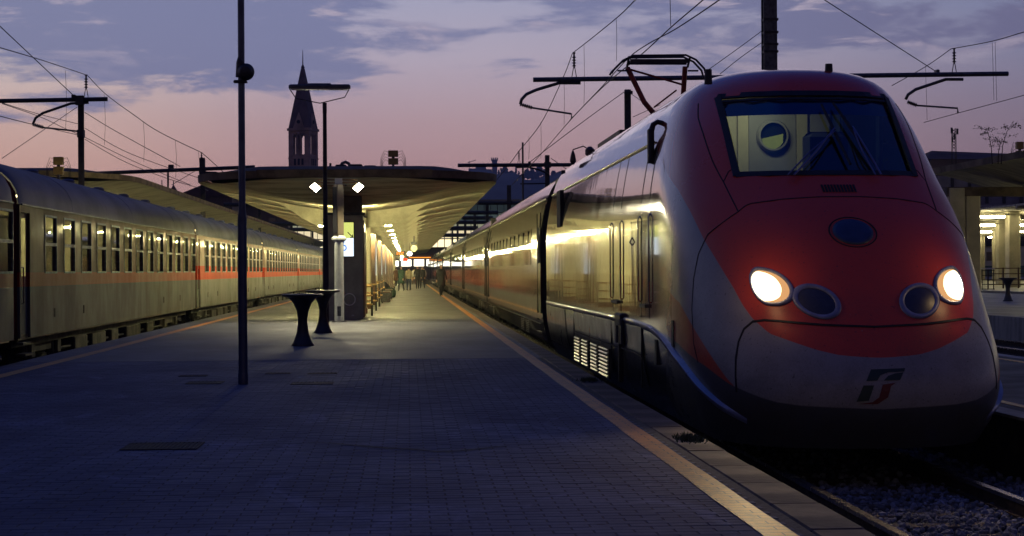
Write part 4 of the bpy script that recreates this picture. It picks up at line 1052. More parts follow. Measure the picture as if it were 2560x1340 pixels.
# brown boards, brass racks at the columns
bp = MB(); bp.bevbox(-.03, .20, -.45, .45, .12, 2.75, .01)
lg = ["nearest", "second nearest", "third nearest", "fourth nearest", "fifth nearest", "sixth nearest", "seventh nearest"]
b0_ = None
for i in range(7):
    y = CY0 + 9.2 + i * BAY * 2 - (7 if i > 2 else 0)
    if b0_ is None: b0_ = bp.build("notice_board", M['brown']); o = b0_
    else: o = b0_.copy(); COL.objects.link(o)
    o.location = (cx + .32, y, 0); tag(o, "tall dark brown board beside the canopy columns, %s one" % lg[i], "notice board", "brown boards along the columns")
    if i < 3:
        pb_ = MB(); pb_.box(.203, .207, -.30, .30, 1.2, 2.4); q_ = pb_.build("lit_poster", M['signw'], o)
r0 = None
for i in range(5):
    e = None
    if r0 is None:
        e = empty("brass_rack")
        for z in (.35, .62, .9):
            t_ = MB(); t_.tube([(-.35, 0, z), (.0, 0, z), (.0, .5, z), (-.35, .5, z)], .028, 8); t_.build("rail", M['brass'], e)
        t_ = MB(); t_.box(-.03, .03, .22, .28, 0, .95); t_.build("post", M['darksteel'], e); r0 = e
    else: e = copy_tree(r0)
    e.location = (cx + .62, CY0 - 3.6 + i * 7, 0); tag(e, "small brass rail rack at the foot of the columns, %s the camera" % (["nearest", "second from", "third from", "fourth from", "fifth from"][i]), "rack", "brass racks by the columns")

# grey kiosk in front of the columns
ki = empty("kiosk", (-1.77, 50.0, 0)); tag(ki, "grey green clad service kiosk with lit yellow and white sign", "kiosk")
k_ = MB(); k_.bevbox(-.50, .50, 0, 2.6, 0, 2.95, .015); k_.build("cladding", M['kiosk'], ki)
k_ = MB(); k_.box(-.58, .56, -.08, 2.7, 2.952, 3.02); k_.build("cap", M['darksteel'], ki)
k_ = MB(); k_.box(-.12, .46, .5, 1.0, 3.022, 3.60); k_.build("column_stub", M['fascia'], ki)
k_ = MB(); k_.box(.505, .53, .1, 2.5, .05, 2.8); k_.build("side_trim", M['brown'], ki)
sg_ = empty("sign"); sg_.parent = ki; sg_.location = (-.08, -.012, 0)
k_ = MB(); k_.box(-.02, .34, -.02, .01, 1.76, 2.76); k_.build("sign_frame", M['darksteel'], sg_)
k_ = MB(); k_.box(0, .32, -.024, -.021, 2.30, 2.74); k_.build("sign_upper", M['signy'], sg_)
k_ = MB(); k_.box(0, .32, -.024, -.021, 1.78, 2.298); k_.build("sign_lower", M['signw'], sg_)
k_ = MB()
k_.box(-.11, .11, -.003, 0, -.012, .012, 0, Matrix.Translation((.23, -.026, 2.385)) @ Matrix.Rotation(R(45), 4, 'Y'))
k_.box(-.08, .0, -.003, 0, -.012, .012, 0, Matrix.Translation((.30, -.026, 2.315))); k_.box(-.012, .012, -.003, 0, .0, .08, 0, Matrix.Translation((.29, -.026, 2.315)))
k_.build("arrow", M['signb'], sg_)
k_ = MB(); row = []
k_.tube([(.05 + .06 * math.cos(R(a)), -.03, 2.02 + .07 * math.sin(R(a))) for a in range(0, 361, 30)], .016, 6)
k_.tube([(-.01, -.03, 2.03), (.0, -.03, 2.12), (.05, -.03, 2.19)], .016, 6); k_.build("numeral_six", M['signblue'], sg_)
k_ = MB(); k_.tube([(.11 + .165 * math.cos(R(a)), -.02, .56 + .165 * math.sin(R(a))) for a in range(0, 361, 15)], .017, 8); k_.build("white_ring", mat("white_ring_paint", (.85, .86, .78), .4, 0, 0), ki, True)
k_ = MB(); k_.box(.17, .24, -.006, -.001, .09, .125); k_.build("small_plate", M['whitepole'], ki)
# white pole with cabinet and two floodlights
wpx = at(848, 700, 47.5).x
wp_ = empty("floodlight_pole", (wpx, 47.5, 0)); tag(wp_, "thick white pole with tall slim cabinet and two glaring floodlights", "floodlight pole")
k_ = MB(); k_.lathe([(.132, 0), (.13, .02), (.125, 2.16), (.115, 2.17)], n=20); k_.build("pole", M['whitepole'], wp_, True, 40)
k_ = MB(); k_.lathe([(.20, 0), (.20, .015), (.14, .03)], n=20); k_.build("base_plate", M['darksteel'], wp_)
k_ = MB(); k_.box(-.05, .05, -.142, -.128, .16, .42); k_.build("hatch", M['steel'], wp_)
k_ = MB(); k_.lathe([(.13, 2.15), (.20, 2.21), (.20, 2.25), (.12, 2.34)], n=4); k_.build("collar", M['whitepole'], wp_)
k_ = MB(); k_.bevbox(-.125, .105, -.10, .10, 2.34, 3.70, .02, 0, Matrix.Rotation(R(38), 4, 'Z')); k_.build("cabinet", mat("cabinet_paint", (.30, .25, .17), .4, .1, .15, 3), wp_)
k_ = MB(); k_.box(-.137, -.127, -.09, .09, 2.38, 3.62, 0, Matrix.Rotation(R(38), 4, 'Z')); k_.build("cabinet_door", M['black'], wp_)
for z in (3.66, 3.74, 3.82):
    k_ = MB(); k_.cyl((-.56, -.02, z), (.50, -.02, z), .018, 8); k_.build("crossbar", M['brass'], wp_)
k_ = MB(); k_.box(-.10, .10, -.05, .03, 3.62, 3.86); k_.build("bracket", M['whitepole'], wp_)
for sx, rz, ry in ((-.62, R(-28), R(38)), (.53, R(22), R(-42))):
    fe = empty("floodlight"); fe.parent = wp_; fe.location = (sx, -.06, 3.60); fe.rotation_euler = (R(-38), ry, rz)
    k_ = MB(); k_.bevbox(-.13, .13, -.02, .07, -.10, .10, .015); k_.build("lamp_housing", M['darksteel'], fe)
    k_ = MB(); k_.box(-.115, .115, -.026, -.022, -.088, .088); k_.build("lamp_glass", M['flood'], fe)
for dx in (-.55, .5):
    fl = bpy.data.lights.new("floodlight_beam", 'SPOT'); fl.energy = 750; fl.color = (1, .88, .55); fl.spot_size = R(125); fl.spot_blend = .9; fl.shadow_soft_size = .12
    flo = bpy.data.objects.new("floodlight_beam", fl); COL.objects.link(flo); flo.parent = wp_; flo.location = (dx, -.15, 3.5); flo.rotation_euler = (R(-30), R(10) * (1 if dx < 0 else -1), 0)
# round standing tables
def table(x, y, label):
    e = empty("standing_table", (x, y, 0)); tag(e, label, "table", "round standing tables")
    k_ = MB(); k_.lathe([(.205, 0), (.205, .02), (.17, .07), (.115, .22), (.088, .38), (.085, .5), (.11, .64), (.17, .78), (.24, .86), (.27, .885)], n=28); k_.build("stem", M['tablem'], e, True, 50)
    k_ = MB(); k_.lathe([(.27, .885), (.36, .90), (.375, .915), (.375, .935), (.36, .945), (.001, .945)], n=36); k_.build("table_top", M['tablem'], e, True, 40)
    return e
p = at(757, 861, 32.3); table(p.x, 32.3, "round black standing table nearest the camera, waisted stem")
p = at(808, 830, 38.9); table(p.x, 38.9, "round black standing table just behind the nearest one")
# near lamp post with round speaker
p = at(608, 957, 21.35)
e = empty("lamp_post", (p.x, 21.35, 0)); tag(e, "tall blue grey steel post rising out of the frame with round loudspeaker", "lamp post")
k_ = MB(); k_.lathe([(.055, 0), (.055, 2.0), (.048, 2.06), (.041, 2.10), (.040, 8.0)], n=16); k_.build("post", M['lamp_blue'], e, True, 30)
k_ = MB(); k_.lathe([(.06, .001), (.06, .12), (.056, .14)], n=16); k_.build("foot_collar", M['lamp_blue'], e, True, 30)
k_ = MB(); k_.lathe([(.02, -.10), (.06, -.09), (.10, -.03), (.105, .0), (.095, .02), (.085, .01), (.001, .0)], (.055, -.02, 3.76), 24, 0, 'Y'); sk_ = k_.build("loudspeaker", M['darksteel'], e, True, 40)
k_ = MB(); k_.lathe([(.06, -.02), (.05, .16), (.02, .26)], (-.01, 0, 3.72), 12); k_.bevbox(-.09, .07, -.07, .05, 3.63, 3.66, .01); k_.build("speaker_bracket", M['darksteel'], e)
# far lamp post with tube fixture
p = at(815, 822, 41.2)
e = empty("lamp_post", (p.x, 41.2, 0)); tag(e, "slender dark lamp post with long horizontal fixture held on a bent fork", "lamp post")
zt = at(803, 257, 41.2).z
k_ = MB(); k_.lathe([(.075, 0), (.07, 1.6), (.055, 2.6), (.045, zt - .25), (.05, zt - .24), (.05, zt)], n=12); k_.build("post", M['darksteel'], e, True, 40)
def lp(px, py): q = at(px, py, 41.2); return (q.x - p.x, 0, q.z)
k_ = MB(); k_.tube([lp(724, 222), lp(740, 246), lp(800, 258), lp(862, 243), lp(873, 222)], .012, 8); k_.build("fork", M['darksteel'], e)
a, b = lp(722, 218), lp(876, 214)
k_ = MB(); k_.bevbox(a[0], b[0], -.13, .13, a[2] - .03, a[2] + .06, .03); k_.bevbox(a[0] + .45, b[0] - .45, -.10, .10, a[2] + .06, a[2] + .085, .01); k_.build("fixture", M['steel'], e)
k_ = MB(); k_.bevbox(a[0] + .06, b[0] - .06, -.11, .11, a[2] - .06, a[2] - .031, .01); k_.build("diffuser", mat("unlit_diffuser", (.45, .45, .48), .3, 0, .1), e)

# ---- signs and lights further down the platform
def hang(name, px0, px1, py0, py1, Y, m, label, cat, d=.12):
    a, b = at(px0, py1, Y), at(px1, py0, Y)
    e = empty(name, ((a.x + b.x) / 2, Y, a.z)); tag(e, label, cat)
    hw, h = (b.x - a.x) / 2, b.z - a.z
    k_ = MB(); k_.bevbox(-hw - .04, hw + .04, 0, d, -.04, h + .04, .01); k_.build("sign_case", M['darksteel'], e)
    k_ = MB(); k_.cyl((-hw * .6, d / 2, h), (-hw * .6, d / 2, h + .5), .015, 6); k_.cyl((hw * .6, d / 2, h), (hw * .6, d / 2, h + .5), .015, 6); k_.build("hanger", M['darksteel'], e)
    return e, hw, h
e, hw, h = hang("departure_board", 990, 1012, 629, 638, 112, None, "hanging departure board with glowing orange text", "departure board")
rr_ = random.Random(2)
k_ = MB()
for r_ in range(3):
    x = -hw + .03
    while x < hw - .08:
        w_ = rr_.uniform(.03, .09); k_.box(x, x + w_, -.008, -.004, .02 + r_ * h / 3, .02 + r_ * h / 3 + h / 6); x += w_ + rr_.uniform(.01, .04)
k_.build("led_text", M['orange'], e)
e, hw, h = hang("departure_board", 1000, 1018, 645, 652, 150, None, "small far display with red and white glowing text", "departure board")
k_ = MB(); k_.box(-hw, -hw * .2, -.01, -.004, .02, h - .02); k_.build("led_text", M['whiteled'], e); k_ = MB(); k_.box(-hw * .1, hw, -.01, -.004, .02, h - .02); k_.build("led_text", M['redled'], e)
p = at(1024, 634, 120)
e = empty("lamp", (p.x, 120, p.z)); tag(e, "round bright white lamp hanging at the far end of the aisle", "lamp")
k_ = MB(); k_.lathe([(.02, .16), (.14, .10), (.19, 0), (.14, -.12), (.02, -.17)], n=16); k_.build("globe", glow("white_globe", (1, .95, .9), 4.5), e, True); k_ = MB(); k_.cyl((0, 0, .15), (0, 0, .9), .012, 6); k_.build("hanger", M['darksteel'], e)
p = at(1035, 621, 88)
e = empty("platform_clock", (p.x, 88, p.z)); tag(e, "round dark rimmed clock hanging under the canopy above the aisle", "clock")
k_ = MB(); k_.lathe([(.16, .10), (.19, .08), (.19, -.06), (.17, -.07), (.16, -.04)], n=24, axis='Y', caps=False); k_.build("case", M['darksteel'], e)
k_ = MB(); k_.lathe([(.001, -.05), (.16, -.05), (.16, -.03)], n=24, axis='Y'); k_.build("clock_face", mat("clock_face", (.5, .48, .35), .4, 0, .1), e)
k_ = MB(); k_.box(-.15, .15, -.05, .08, .2, .32); k_.cyl((0, 0, .3), (0, 0, .62), .03, 6); k_.build("bracket", M['darksteel'], e)
for i, (px, py, Y) in enumerate(((942, 496, 58), (962, 541, 74))):
    p = at(px, py, Y)
    e = empty("dome_camera", tuple(p)); tag(e, ["small dark camera under the soffit right of the kiosk top", "small bright round camera further along the soffit"][i], "camera")
    k_ = MB(); k_.lathe([(.001, -.10), (.05, -.09), (.09, -.02), (.09, .03), (.04, .05)], n=14); k_.build("dome", M['darksteel'] if i == 0 else M['chrome'], e, True, 40)
    k_ = MB(); k_.cyl((0, 0, .04), (0, 0, .22), .015, 6); k_.build("mount", M['darksteel'], e)

# ---- things on the canopy roof
def lump(name, px0, px1, py0, py1, Y, m, label, cat, dep=.6):
    a, b = at(px0, py1, Y), at(px1, py0, Y)
    k_ = MB(); k_.bevbox(a.x, b.x, Y, Y + dep, a.z, b.z, .03); return tag(k_.build(name, m), label, cat)
lump("roof_fan", 838, 866, 411, 432, 53, M['roofing'], "dark boxy roof fan left of the curved pipe on the canopy", "roof unit")
lump("roof_fan", 873, 906, 410, 432, 53, M['roofing'], "dark boxy roof fan right of the curved pipe on the canopy", "roof unit")
k_ = MB(); k_.tube([at(850, 418, 53.3), at(856, 408, 53.3), at(864, 405, 53.3), at(872, 409, 53.3), at(876, 420, 53.3)], .05, 8); tag(k_.build("roof_pipe", M['steel'], smooth=True), "curved grey pipe between the two roof fans", "pipe")
k_ = MB(); a = at(826, 432, 53); k_.cyl(a, (a.x, a.y, at(826, 408, 53).z), .035, 8); tag(k_.build("roof_vent_pipe", M['roofing']), "short upright vent pipe on the canopy left of the fans", "pipe")
k_ = MB(); a = at(925, 430, 53); k_.bevbox(a.x - .2, a.x + .2, 53, 53.5, a.z, at(925, 413, 53).z, .04); tag(k_.build("roof_hatch", M['roofing']), "low dark roof hatch right of the fans", "roof unit")
def cablebox(px, py0, py1, Y, wpx_, label, zbase):
    a = at(px, py1, Y); b = at(px, py0, Y); hw = wpx_ / 2 * Y / 4400; H = b.z - a.z
    e = empty("junction_box", (a.x, Y, a.z)); tag(e, label, "junction box", "yellow cable boxes")
    for z0_ in (.0, .54 * H):
        k_ = MB(); k_.bevbox(-hw, hw, 0, .2, z0_, z0_ + .44 * H, .015); k_.build("box", M['yellowbox'], e)
    k_ = MB(); k_.box(-hw * .25, hw * .25, .05, .15, zbase - a.z, .02); k_.box(-hw * .3, hw * .3, .05, .15, .42 * H, .56 * H); k_.build("stand", M['steel'], e)
    for sx in (-1, 1):
        for k in range(4):
            z0_ = (.22 + .21 * k) * H; r_ = hw * (1.2 + .16 * k) * .9
            c_ = MB(); c_.tube([(sx * hw * .9, .1, z0_), (sx * (hw + r_ * .5), .1, z0_ + .06), (sx * (hw + r_ * .95), .1, z0_ * .55), (sx * (hw + r_), .1, -.05), (sx * (hw + r_), .1, -.10)], .008, 5); c_.build("cable", M['black'], e)
cablebox(983, 375, 411, 60, 25, "stacked pair of yellow cable boxes on the middle canopy roof", 4.40)
cablebox(145, 391, 436, 60, 24, "stacked pair of yellow cable boxes above the old coach roof", -.5)

# left hand and right hand canopies
cD, _ = canopy(-15.3, 4.6, 66, 245, 4.95, .5, "concrete canopy beyond the old coaches with pale rounded edge", ribs=None, cr=6)
for k, y in enumerate((76, 100, 124, 148)):
    k_ = MB(); k_.bevbox(-15.7, -14.9, y, y + .6, 0, 4.5, .03); tag(k_.build("canopy_column", M['column']), "column behind the old coaches, %s from the camera" % words[k], "column", "columns of the left canopy")
    k_ = MB(); k_.cyl((-14.6, y, 4.3), (-13.2, y, 4.3), .03, 8); tag(k_.build("tube_light", M['tubec']), "lit tube under the left canopy, %s from the camera" % words[k], "light", "tube lights of the left canopy")
cC, _ = canopy(23.9, 5.6, 44.5, 60.5, 4.62, .75, "dark concrete canopy end at the right edge", cr=5, wid=3.5)
cc = empty("canopy_column", (18.25, 57, 0)); tag(cc, "broad concrete column under the dark canopy end, right of the train's nose", "column")
k_ = MB(); k_.bevbox(-.55, .0, -.3, .3, 0, 3.98, .03); k_.build("shaft", M['column'], cc)
k_ = MB(); k_.bevbox(.03, .52, -.25, .35, 0, 3.98, .03); k_.build("shaft", M['column'], cc)
k_ = MB(); k_.box(-.6, 6, -.28, .32, 3.70, 4.0); k_.build("lintel", M['fascia'], cc)
# lit far canopy with transverse tubes
fc = empty("platform_canopy", (60, 90, 5.2)); tag(fc, "brightly lit flat canopy over the furthest right platforms", "canopy")
k_ = MB(); k_.box(-22, 28, 0, 125, 0, .12); k_.build("soffit", M['concrete'], fc)
k_ = MB(); k_.box(-22.3, 28, -.3, 0, -.05, .75); k_.build("fascia", M['fascia'], fc)
rb0 = None
for i in range(10):
    if rb0 is None: k_ = MB(); k_.box(-22, 28, -.15, .15, -.16, -.002); rb0 = k_.build("rib", M['concrete'], fc); o = rb0
    else: o = rb0.copy(); COL.objects.link(o)
    o.location = (0, 6 + i * 12, 0)
for i in range(8):
    te = empty("tube_light", (62 + (i % 4) * 8, 96 + (i // 4) * 22, 4.7)); tag(te, "tube lamp under the furthest right canopy, %s counting from its inner end" % words[i], "light")
    k_ = MB(); k_.cyl((0, 0, 0), (3.6, 0, 0), .06, 8); k_.build("tube", M['tube_far'], te); k_ = MB(); k_.box(0, 3.6, -.05, .05, .08, .3); k_.build("housing", M['concrete'], te)
for i, (x_, y_) in enumerate(((21.5, 50.5), (25.5, 50.5), (21.5, 57.2), (25.5, 57.2))):  # unseen lamps added out of frame to brighten the dark canopy's underside
    te = empty("tube_light", (x_, y_, 3.6)); tag(te, "added unseen tube lamp under the dark canopy end at the right, %s counting from the train" % words[i], "light")
    k_ = MB(); k_.cyl((-.4, 0, 0), (.4, 0, 0), .022, 8); k_.build("tube", M['tubec'], te); k_ = MB(); k_.box(-.42, .42, -.06, .06, .04, .10); k_.build("housing", M['steel'], te)
# tall windows of the building behind: a row of dark posts above the canopy edge
gal = empty("station_gallery", (60, 150, 0)); tag(gal, "grey gallery with dark posts seen above the lit far canopy", "building")
k_ = MB(); k_.box(-24, 40, 0, 2, 5.0, 9.3); k_.build("wall", mat("grey_render", (.16, .15, .19), .8, 0, .2, .6), gal)
k_ = MB(); k_.box(-.12, .12, -.15, .0, 6.9, 9.2); p0_ = None
for i in range(20):
    o = k_.build("post", M['black'], gal) if p0_ is None else p0_.copy()
    if p0_ is None: p0_ = o
    else: COL.objects.link(o)
    o.location = (-22 + i * .95 * 1.6, 0, 0)
k_ = MB(); k_.box(-24, 40, -.2, 0, 6.6, 6.8); k_.build("ledge", mat("pale_ledge", (.25, .24, .26), .7, 0, .2), gal)
for i, (x0, x1, by, Y) in enumerate(((2523, 2552, 730, 118), (2497, 2522, 722, 140), (2487, 2496, 714, 165), (2453, 2463, 708, 190))):
    a, b = at(x0, 700, Y), at(x1, 700, Y)
    k_ = MB(); k_.bevbox(a.x, b.x, Y, Y + .8, 0, 5.2, .04)
    tag(k_.build("canopy_column", M['column']), ["broad lit column behind the standing table far right", "second lit column, left of the broad one far right", "third narrow lit column far right", "leftmost narrow lit column, beside the dark concrete column"][i], "column")
    zt = [4.82, 4.78, 4.76, 4.7][i]
    w0 = at(2425 - i * 4, 560, Y).x
    te = empty("tube_light", (a.x, Y - .2, zt)); tag(te, ["longest bright tube lamp high at the far right", "second bright tube lamp far right", "third bright tube lamp far right", "lowest bright tube lamp far right"][i], "light")
    k_ = MB(); k_.cyl((w0 - a.x, 0, 0), (-.35, 0, 0), .075, 8); k_.build("tube", M['tube_far'], te)
    k_ = MB(); k_.cyl((b.x - a.x + .3, 0, 0), (b.x - a.x + 3.5, 0, 0), .075, 8); k_.build("tube", M['tube_far'], te)
    k_ = MB(); k_.box(w0 - a.x - .1, b.x - a.x + 3.6, -.05, .05, .08, .2); k_.build("housing", M['concrete'], te)
e = empty("guard_rail", (0, 112, 0)); tag(e, "thin dark rails across the feet of the far right columns", "rail")
for z in (.25, .55, .95, 1.3):
    k_ = MB(); a, b = at(2470, 700, 112), at(2600, 700, 112); k_.cyl((a.x, 0, z), (b.x, 0, z), .03, 6); k_.build("bar", M['brown'], e)
for i in range(4):
    k_ = MB(); x = at(2470 + i * 38, 700, 112).x; k_.box(x - .04, x + .04, -.04, .04, 0, 1.35); k_.build("post", M['brown'], e)
p = at(2470, 722, 98); e = empty("luggage_cage", (p.x, 98, 0)); tag(e, "small wire luggage cage left of the far right standing table", "trolley")
for i in range(3):
    k_ = MB(); k_.box(-.35 + i * .33, -.31 + i * .33, 0, .04, .1, 1.25); k_.build("upright", M['black'], e)
for i in range(5):
    k_ = MB(); k_.box(-.36, .38, -.02, .0, .12 + i * .26, .16 + i * .26); k_.build("crossbar", M['black'], e)
k_ = MB(); k_.box(-.4, .4, -.05, .5, 1.26, 1.34); k_.build("lid", M['whitepole'], e)
p = at(2520, 762, 69); t3 = table(p.x, 69, "round black standing table on the pale platform far right")
# distant train behind the far columns
e = empty("passenger_train", (60, 238, 0)); tag(e, "distant cream and green train behind the far right columns", "train")
k_ = MB(); k_.bevbox(-12, 26, 0, 3, 1.6, 4.3, .3); k_.build("body", mat("cream_train", (.5, .47, .34), .5, 0, .1, 1), e)
k_ = MB(); k_.box(-12.02, 26, -.01, .2, .2, 1.6); k_.build("lower_body", mat("green_train", (.05, .12, .10), .5, 0, .1, 1), e)
k_ = MB(); k_.box(-12, 26, 0, 3, 4.3, 5.0); k_.build("roof", M['roofing'], e)
w0_ = None
for i in range(14):
    if w0_ is None: k_ = MB(); k_.box(-.7, .7, -.03, .02, 2.3, 3.5); w0_ = k_.build("window", M['glassdark'], e); o = w0_
    else: o = w0_.copy(); COL.objects.link(o)
    o.location = (-11 + i * 2.6, 0, 0)

# ================================================================ masts, portals and wires
def tube_pts(name, pts, r, m, parent=None, n=6, label=None, cat=None, group=None):
    k_ = MB(); k_.tube(pts, r, n); o = k_.build(name, m, parent, True)
    if label: tag(o, label, cat, group)
    return o
def insul_v(parent, p, h):
    x, y, z = p; k_ = MB()
    k_.cyl((x - .08, y, z), (x - .02, y, z + h * .42), .014, 5); k_.cyl((x + .08, y, z), (x + .02, y, z + h * .42), .014, 5)
    prof = [(.02, h * .4)]
    for k in range(4): zz = h * (.46 + k * .11); prof += [(.03, zz), (.075, zz + h * .02), (.03, zz + h * .06)]
    prof += [(.03, h * .95), (.05, h * .97), (.05, h)]
    k_.lathe(prof, (x, y, z), 10); return k_.build("insulator", M['insul'], parent, True, 40)
def portal(Y, mast_px, mast_w, beam, label, arms, ztop=None, mtop=None, m=M['darksteel']):
    x = at(mast_px, 400, Y).x
    e = empty("catenary_mast", (x, Y, -.8)); tag(e, label, "mast", "overhead line masts")
    r = mast_w / 2 * Y / 4400; H = (mtop if mtop else ztop) + .8
    k_ = MB(); k_.box(-r, r, -r, -r * .75, 0, H); k_.box(-r, r, r * .75, r, 0, H); k_.box(-r * .25, r * .25, -r * .75, r * .75, 0, H); k_.build("mast", m, e)
    zb = None
    if beam:
        (bx0, by0), (bx1, by1) = beam; a, b = at(bx0, by0, Y), at(bx1, by1, Y); zb = (a.z + b.z) / 2
        k_ = MB(); o_ = Vector((x, Y, -.8)); k_.cyl(a - o_ + Vector((0, -r - .1, 0)), b - o_ + Vector((0, -r - .1, 0)), .075 * max(1, Y / 70), 8); k_.build("beam", m, e)
        k_ = MB(); k_.box(-r * 1.5, r * 1.5, -r - .22, -r, zb + .8 - .16, zb + .8 + .16); k_.build("clamp", m, e)
    for arm in arms:
        pts = [at(a_, b_, Y) - Vector((x, Y, -.8)) + Vector((0, -.2, 0)) for a_, b_ in arm[1]]
        k_ = MB()
        if arm[0] == 'tube': k_.tube(pts, arm[2], 8); k_.build("registration_arm", m, e, True)
        elif arm[0] == 'ins':
            d = pts[1] - pts[0]; L_ = d.length; 
            for k in range(6):
                c0 = pts[0] + d * (k / 6); k_.cyl(c0, c0 + d * .04, .03, 8, .075); k_.cyl(c0 + d * .04, c0 + d * .16, .075, 8, .03)
            k_.build("rod_insulator", M['insul'], e)
        elif arm[0] == 'vert':
            h = pts[1].z - pts[0].z; insul_v(e, tuple(pts[0]), h)
        elif arm[0] == 'box': k_.bevbox(pts[0].x, pts[1].x, -.3, .0, pts[0].z, pts[1].z, .02); k_.build("clamp", m, e)
    return e
portal(61, 203, 13, ((-120, 256), (271, 249)), "dark mast with cross beam above the old coach, upper left",
       [('tube', [(85, 312), (92, 296), (110, 284), (180, 260), (224, 258)], .045), ('ins', [(85, 312), (112, 320)], 0), ('tube', [(112, 320), (203, 330)], .03), ('vert', [(218, 249), (218, 188)]), ('box', [(182, 249), (192, 238)]), ('box', [(196, 326), (213, 343)])], mtop=at(203, 240, 61).z)
portal(102, 507, 11, ((142, 438), (638, 418)), "dark mast with long cross beam left of the near lamp post",
       [('vert', [(505, 422), (505, 382)]), ('tube', [(500, 431), (540, 432), (566, 440)], .06), ('box', [(422, 426), (435, 412)]), ('box', [(500, 438), (513, 395)])], mtop=at(507, 398, 102).z)
k_ = MB(); a, b = at(420, 425, 101), at(420, 480, 101); k_.cyl(a, b, .06, 6); tag(k_.build("drop_pipe", M['darksteel']), "thin pipe hanging from the long beam left of the lamp post", "pipe")
portal(55, 1925, 34, ((1331, 202), (2512, 187)), "thick banded mast behind the locomotive roof with the long beam",
       [('tube', [(1300, 262), (1303, 250), (1315, 237), (1340, 226), (1397, 209), (1450, 209)], .05), ('ins', [(1299, 262), (1330, 271)], 0), ('tube', [(1330, 271), (1427, 286), (1428, 298)], .03), ('vert', [(1434, 198), (1431, 133)]),
        ('vert', [(2381, 188), (2378, 122)]), ('box', [(2335, 188), (2343, 176)]), ('tube', [(2260, 250), (2266, 238), (2285, 225), (2360, 200), (2403, 200)], .05), ('ins', [(2264, 256), (2288, 265)], 0), ('tube', [(2288, 265), (2389, 272), (2390, 284)], .03)],
       mtop=14.0, m=M['steel'])
mm = MB()
for py in (50, 82, 112, 130):
    a = at(1925, py, 55); r = 18 * 55 / 4400; mm.box(a.x - r, a.x + r, 55 - r, 55 + r, a.z - .035, a.z + .035)
mb_ = mm.build("mast_band", M['darksteel']); mb_.parent = [o for o in COL.objects if o.name.startswith("catenary_mast") and abs(o.location.y - 55) < .1][0]; mb_.matrix_parent_inverse = mb_.parent.matrix_basis.inverted()
portal(77, 1570, 15, None, "short plain mast left of the pantograph", [('box', [(1560, 236), (1580, 228)])], mtop=at(1570, 224, 77).z)
portal(99, 1368, 11, ((1144, 414), (1540, 412)), "dark mast with beam in front of the castle hill",
       [('vert', [(1297, 412), (1297, 378)]), ('tube', [(1290, 419), (1318, 418), (1345, 424), (1372, 436)], .05), ('box', [(1320, 412), (1326, 404)]), ('tube', [(1300, 460), (1368, 459)], .04)], mtop=at(1368, 388, 99).z)
portal(135, 1272, 10, ((1195, 508), (1305, 508)), "smaller mast beyond the castle beam", [], mtop=at(1272, 463, 135).z)
for i, (Y, px, w_, x0, x1, by, ty) in enumerate(((165, 1217, 8, 1165, 1245, 532, 505), (190, 1186, 7, 1155, 1232, 545, 530), (215, 1162, 6, 1140, 1215, 556, 545), (236, 1143, 5, 1122, 1195, 570, 560), (250, 1130, 4, 1105, 1180, 588, 575))):
    portal(Y, px, w_, ((x0, by), (x1, by)), "small far mast and beam before the lit station glass, %s from the camera" % words[i], [], mtop=at(px, ty, Y).z)
for i, (Y, px, w_, x0, x1, by, ty) in enumerate(((140, 648, 6, 560, 720, 512, 470), (180, 728, 5, 640, 790, 560, 545), (215, 780, 5, 700, 815, 574, 565))):
    portal(Y, px, w_, ((x0, by), (x1, by)), "small far mast and beam behind the left canopy edge, %s from the camera" % words[i], [], mtop=at(px, ty, Y).z)
k_ = MB(); a, b = at(1307, 400, 90), at(1307, 545, 90); k_.cyl((a.x, 90, -.8), a + Vector((0, 0, .9)), .05, 6); tag(k_.build("signal_post", M['darksteel']), "thin vertical post in front of the castle hill", "post")

def wire(pts, r, label, group=None):
    P = [at(*p) if len(p) == 3 else Vector(p) for p in pts]
    # smooth the polyline a little
    Q = []
    for i in range(len(P) - 1):
        p0_, p1_, p2_, p3_ = P[max(i - 1, 0)], P[i], P[i + 1], P[min(i + 2, len(P) - 1)]
        for s_ in range(6):
            t = s_ / 6; Q.append(.5 * ((2 * p1_) + (-p0_ + p2_) * t + (2 * p0_ - 5 * p1_ + 4 * p2_ - p3_) * t * t + (-p0_ + 3 * p1_ - 3 * p2_ + p3_) * t ** 3))
    Q.append(P[-1]); rr = [r * max(1, q.y / 55) for q in Q]
    k_ = MB(); k_.tube(Q, rr, 5); return tag(k_.build("overhead_wire", M['wire']), label, "wire", group or "overhead wires")
def cY(px, X): return X * 4400 / (px - 1020)
wire([(-60, 103, 34), (0, 119, 38), (110, 152, 48), (218, 188, 61)], .012, "upper wire from the left edge to the upper left mast's insulator")
wire([(218, 188, 61), (265, 236, 66), (330, 284, 74), (400, 331, 84), (505, 382, 102)], .012, "sagging wire between the two left insulators")
wire([(505, 382, 102), (545, 418, 116), (600, 470, 135)], .012, "wire running on beyond the second left insulator")
wire([(-60, 10, 42), (0, 66, 45), (185, 240, 61)], .014, "steep cable from the left edge down to the left beam")
wire([(5, 396, 50), (192, 268, 61)], .010, "slanting stay from the coach roof up to the left mast")
wire([(-20, 285, 35), (82, 311, 44), (198, 338, 61)], .010, "lowest contact wire at the left edge")
wire([(5, 257, 44), (100, 286, 52), (197, 310, 61)], .010, "feeder wire just below the left beam, upper of two")
wire([(5, 259, 44), (100, 292, 52), (160, 320, 57), (197, 336, 61)], .010, "feeder wire just below the left beam, lower of two")
wire([(212, 281, 61), (300, 334, 74), (450, 416, 102)], .011, "wire from the left mast down to the long beam's small box")
wire([(212, 320, 61), (330, 386, 80), (500, 446, 102)], .010, "middle wire from the left mast towards the second mast")
